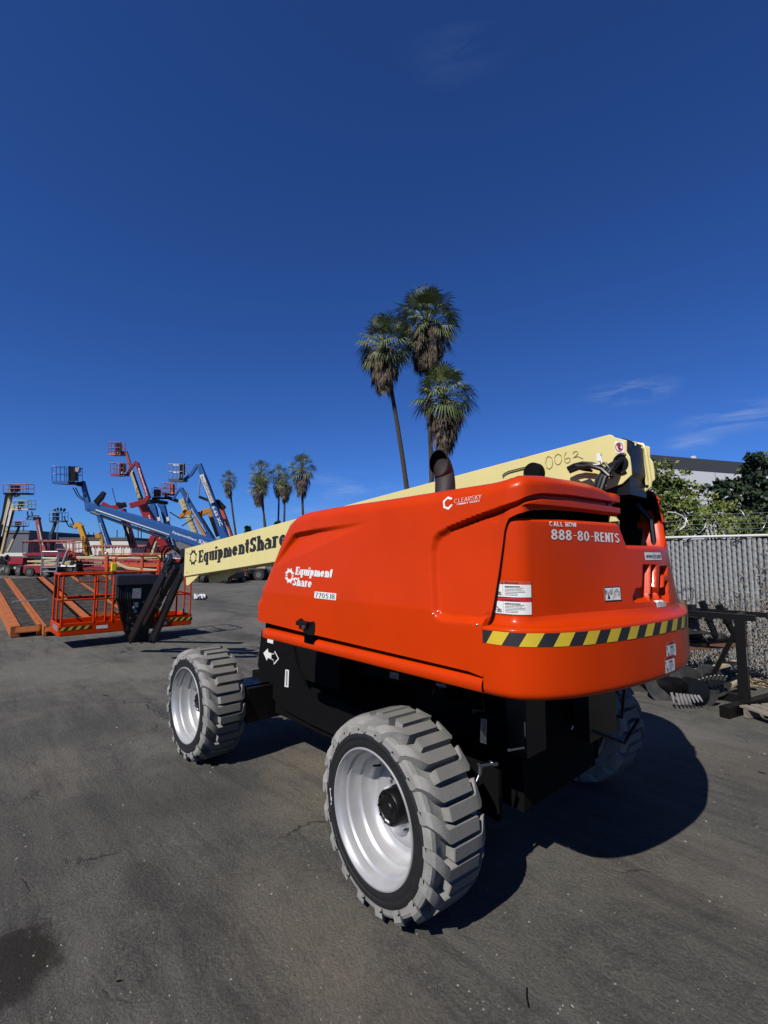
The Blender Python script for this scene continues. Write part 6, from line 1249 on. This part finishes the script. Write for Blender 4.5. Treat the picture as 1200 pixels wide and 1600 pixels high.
# ------------------------------------------------------------------ fan palms
PG = leafmat('palm_green', (.075, .115, .030), (.22, .25, .09), .9); PD = mat('dead_frond', (.20, .15, .095), .9, col2=(.035, .026, .018), nscale=3.5, lo=.4, hi=.6); PT = mat('palm_bark', (.07, .055, .042), .95, noise=.5, nscale=6, bump=.6, bscale=8)
def palm(name, label, base, top, crown_r, skirt, seed, tr=.22, lean_pts=None, group=None, dens=1.0, nblade=15, green_h=1.0):
    rn = random.Random(seed); base = Vector(tuple(base)); top = Vector(tuple(top)); t = thing(name, label, 'palm tree', base, group)
    n = 26; pts = []; rs = []
    for i in range(n+1):
        k = i/n; p = base.lerp(top, k); side = Vector(tuple(CR))*(.35*math.sin(k*3.1+seed))*tr*2; pts.append(p+side*math.sin(k*math.pi)); rs.append(tr*(1.25-.45*k)*(1+.06*(i % 2)))
    MB().tube(pts, rs, 12).build('trunk', PT, t, smooth=50)
    g_ = MB(); c0 = top
    def fan(mb, at, d, up, L_, spread, nb, wd, droop):
        side = d.cross(up).normalized()
        for b in range(nb):
            a = spread*(b/(nb-1)-.5)*2; v = (d*math.cos(a)+side*math.sin(a)).normalized(); l = L_*(1-.25*(abs(a)/spread)**2)*rn.uniform(.85, 1.1); wv = (side*math.cos(a)-d*math.sin(a))*wd*rn.uniform(.7, 1.1)
            m1 = at+v*l*.55+up*.02*l; e = at+v*l*.92+Vector((0, 0, -droop*l*rn.uniform(.7, 1.4))); mb.add([at, m1-wv, m1+wv, e], [(0, 1, 2), (1, 3, 2)])
    nf = int(54*dens)
    for i in range(nf):
        el = math.radians(90-128*((i+.5)/nf)**.8+rn.uniform(-9, 9)); az = i*2.39996+rn.uniform(-.2, .2); d = Vector((math.cos(az)*math.cos(el), math.sin(az)*math.cos(el), math.sin(el))); Lp = crown_r*rn.uniform(.42, .60)
        org = c0+Vector((0, 0, .1*crown_r*math.sin(el)*green_h)); end = org+d*Lp; g_.tube([org, end], .02*crown_r*.7, 3, cap=False)
        up = (Vector((0, 0, 1))-d*d.z).normalized() if abs(d.z) < .98 else Vector((1, 0, 0)); tw = Matrix.Rotation(rn.uniform(-.6, .6), 3, d); fan(g_, end, d, tw@up, crown_r*rn.uniform(.46, .68), 1.25, nblade, .020*crown_r, .22+.25*max(0, -math.sin(el)+.3))
    g_.build('crown', PG, t)
    s_ = MB(); ns = int(180*dens)
    for i in range(ns):
        k = rn.random()**.8; az = rn.uniform(0, 6.283); r0 = crown_r*.10; z0 = c0.z-skirt*.85*k*.9+.0; R_ = crown_r*(.50*(1-k)**.8+.13)*rn.uniform(.7, 1.08); at = Vector((c0.x+math.cos(az)*R_, c0.y+math.sin(az)*R_, c0.z-.12*crown_r-skirt*.75*k))
        ctr = c0.lerp(base, 0); s_.tube([Vector((c0.x, c0.y, at.z+.30*crown_r*(1-k*.5))), at+Vector((0, 0, .10))], .014*crown_r, 3, cap=False)
        d = Vector((math.cos(az)*.18, math.sin(az)*.18, -1)).normalized(); out_ = Vector((math.cos(az), math.sin(az), .1)).normalized(); fan(s_, at, d, out_, crown_r*rn.uniform(.34, .62), rn.uniform(.12, .38), max(5, nblade-8), .014*crown_r, .08)
    s_.build('dead_frond_skirt', PD, t); return t
def palm_px(label, top, bot, D, rpx, skpx, seed, group, tr=.22, **kw):
    a = W(*bot, D); a2 = W(*top, D); k = (a2-a)/(a2[2]-a[2]); base = a-k*a[2]; base[2] = 0; palm('fan_palm', label, base, a2, rpx*K(D), skpx*K(D), seed, tr, group=group, **kw)
gp = 'tall fan palms behind the lift'
palm_px('left one of the three tall fan palms, trunk leaning down to the right', (600, 541), (634, 764), 34, 49, 72, 31, gp, .155)
palm_px('tallest fan palm of the close group of three, its crown at the top', (667, 508), (672, 745), 36, 57, 72, 32, gp, .165)
palm_px('lowest crowned fan palm of the group of three, right behind the exhaust pipe', (694, 622), (699, 760), 31, 54, 82, 33, gp, .15)
gp2 = 'distant fan palms above the cream boom'
palm_px('lone slim distant fan palm right of the red and blue booms', (358, 750), (369, 835), 78, 15, 30, 34, gp2, .15, dens=.8, nblade=9)
palm_px('upper crown of the leftmost distant palm pair', (408, 740), (414, 820), 80, 22, 36, 35, gp2, .15, dens=.8, nblade=9)
palm_px('lower crown of the leftmost distant palm pair', (405, 760), (415, 822), 76, 20, 32, 36, gp2, .15, dens=.8, nblade=9)
palm_px('third distant palm, half behind the one on its right', (436, 744), (434, 815), 82, 19, 34, 37, gp2, .15, dens=.8, nblade=9)
palm_px('fourth distant palm with a lower drooping crown', (446, 756), (443, 815), 76, 18, 30, 38, gp2, .15, dens=.8, nblade=9)
palm_px('rightmost and largest distant palm just above the orange hood', (472, 732), (473, 798), 70, 26, 48, 39, gp2, .17, dens=.8, nblade=10)
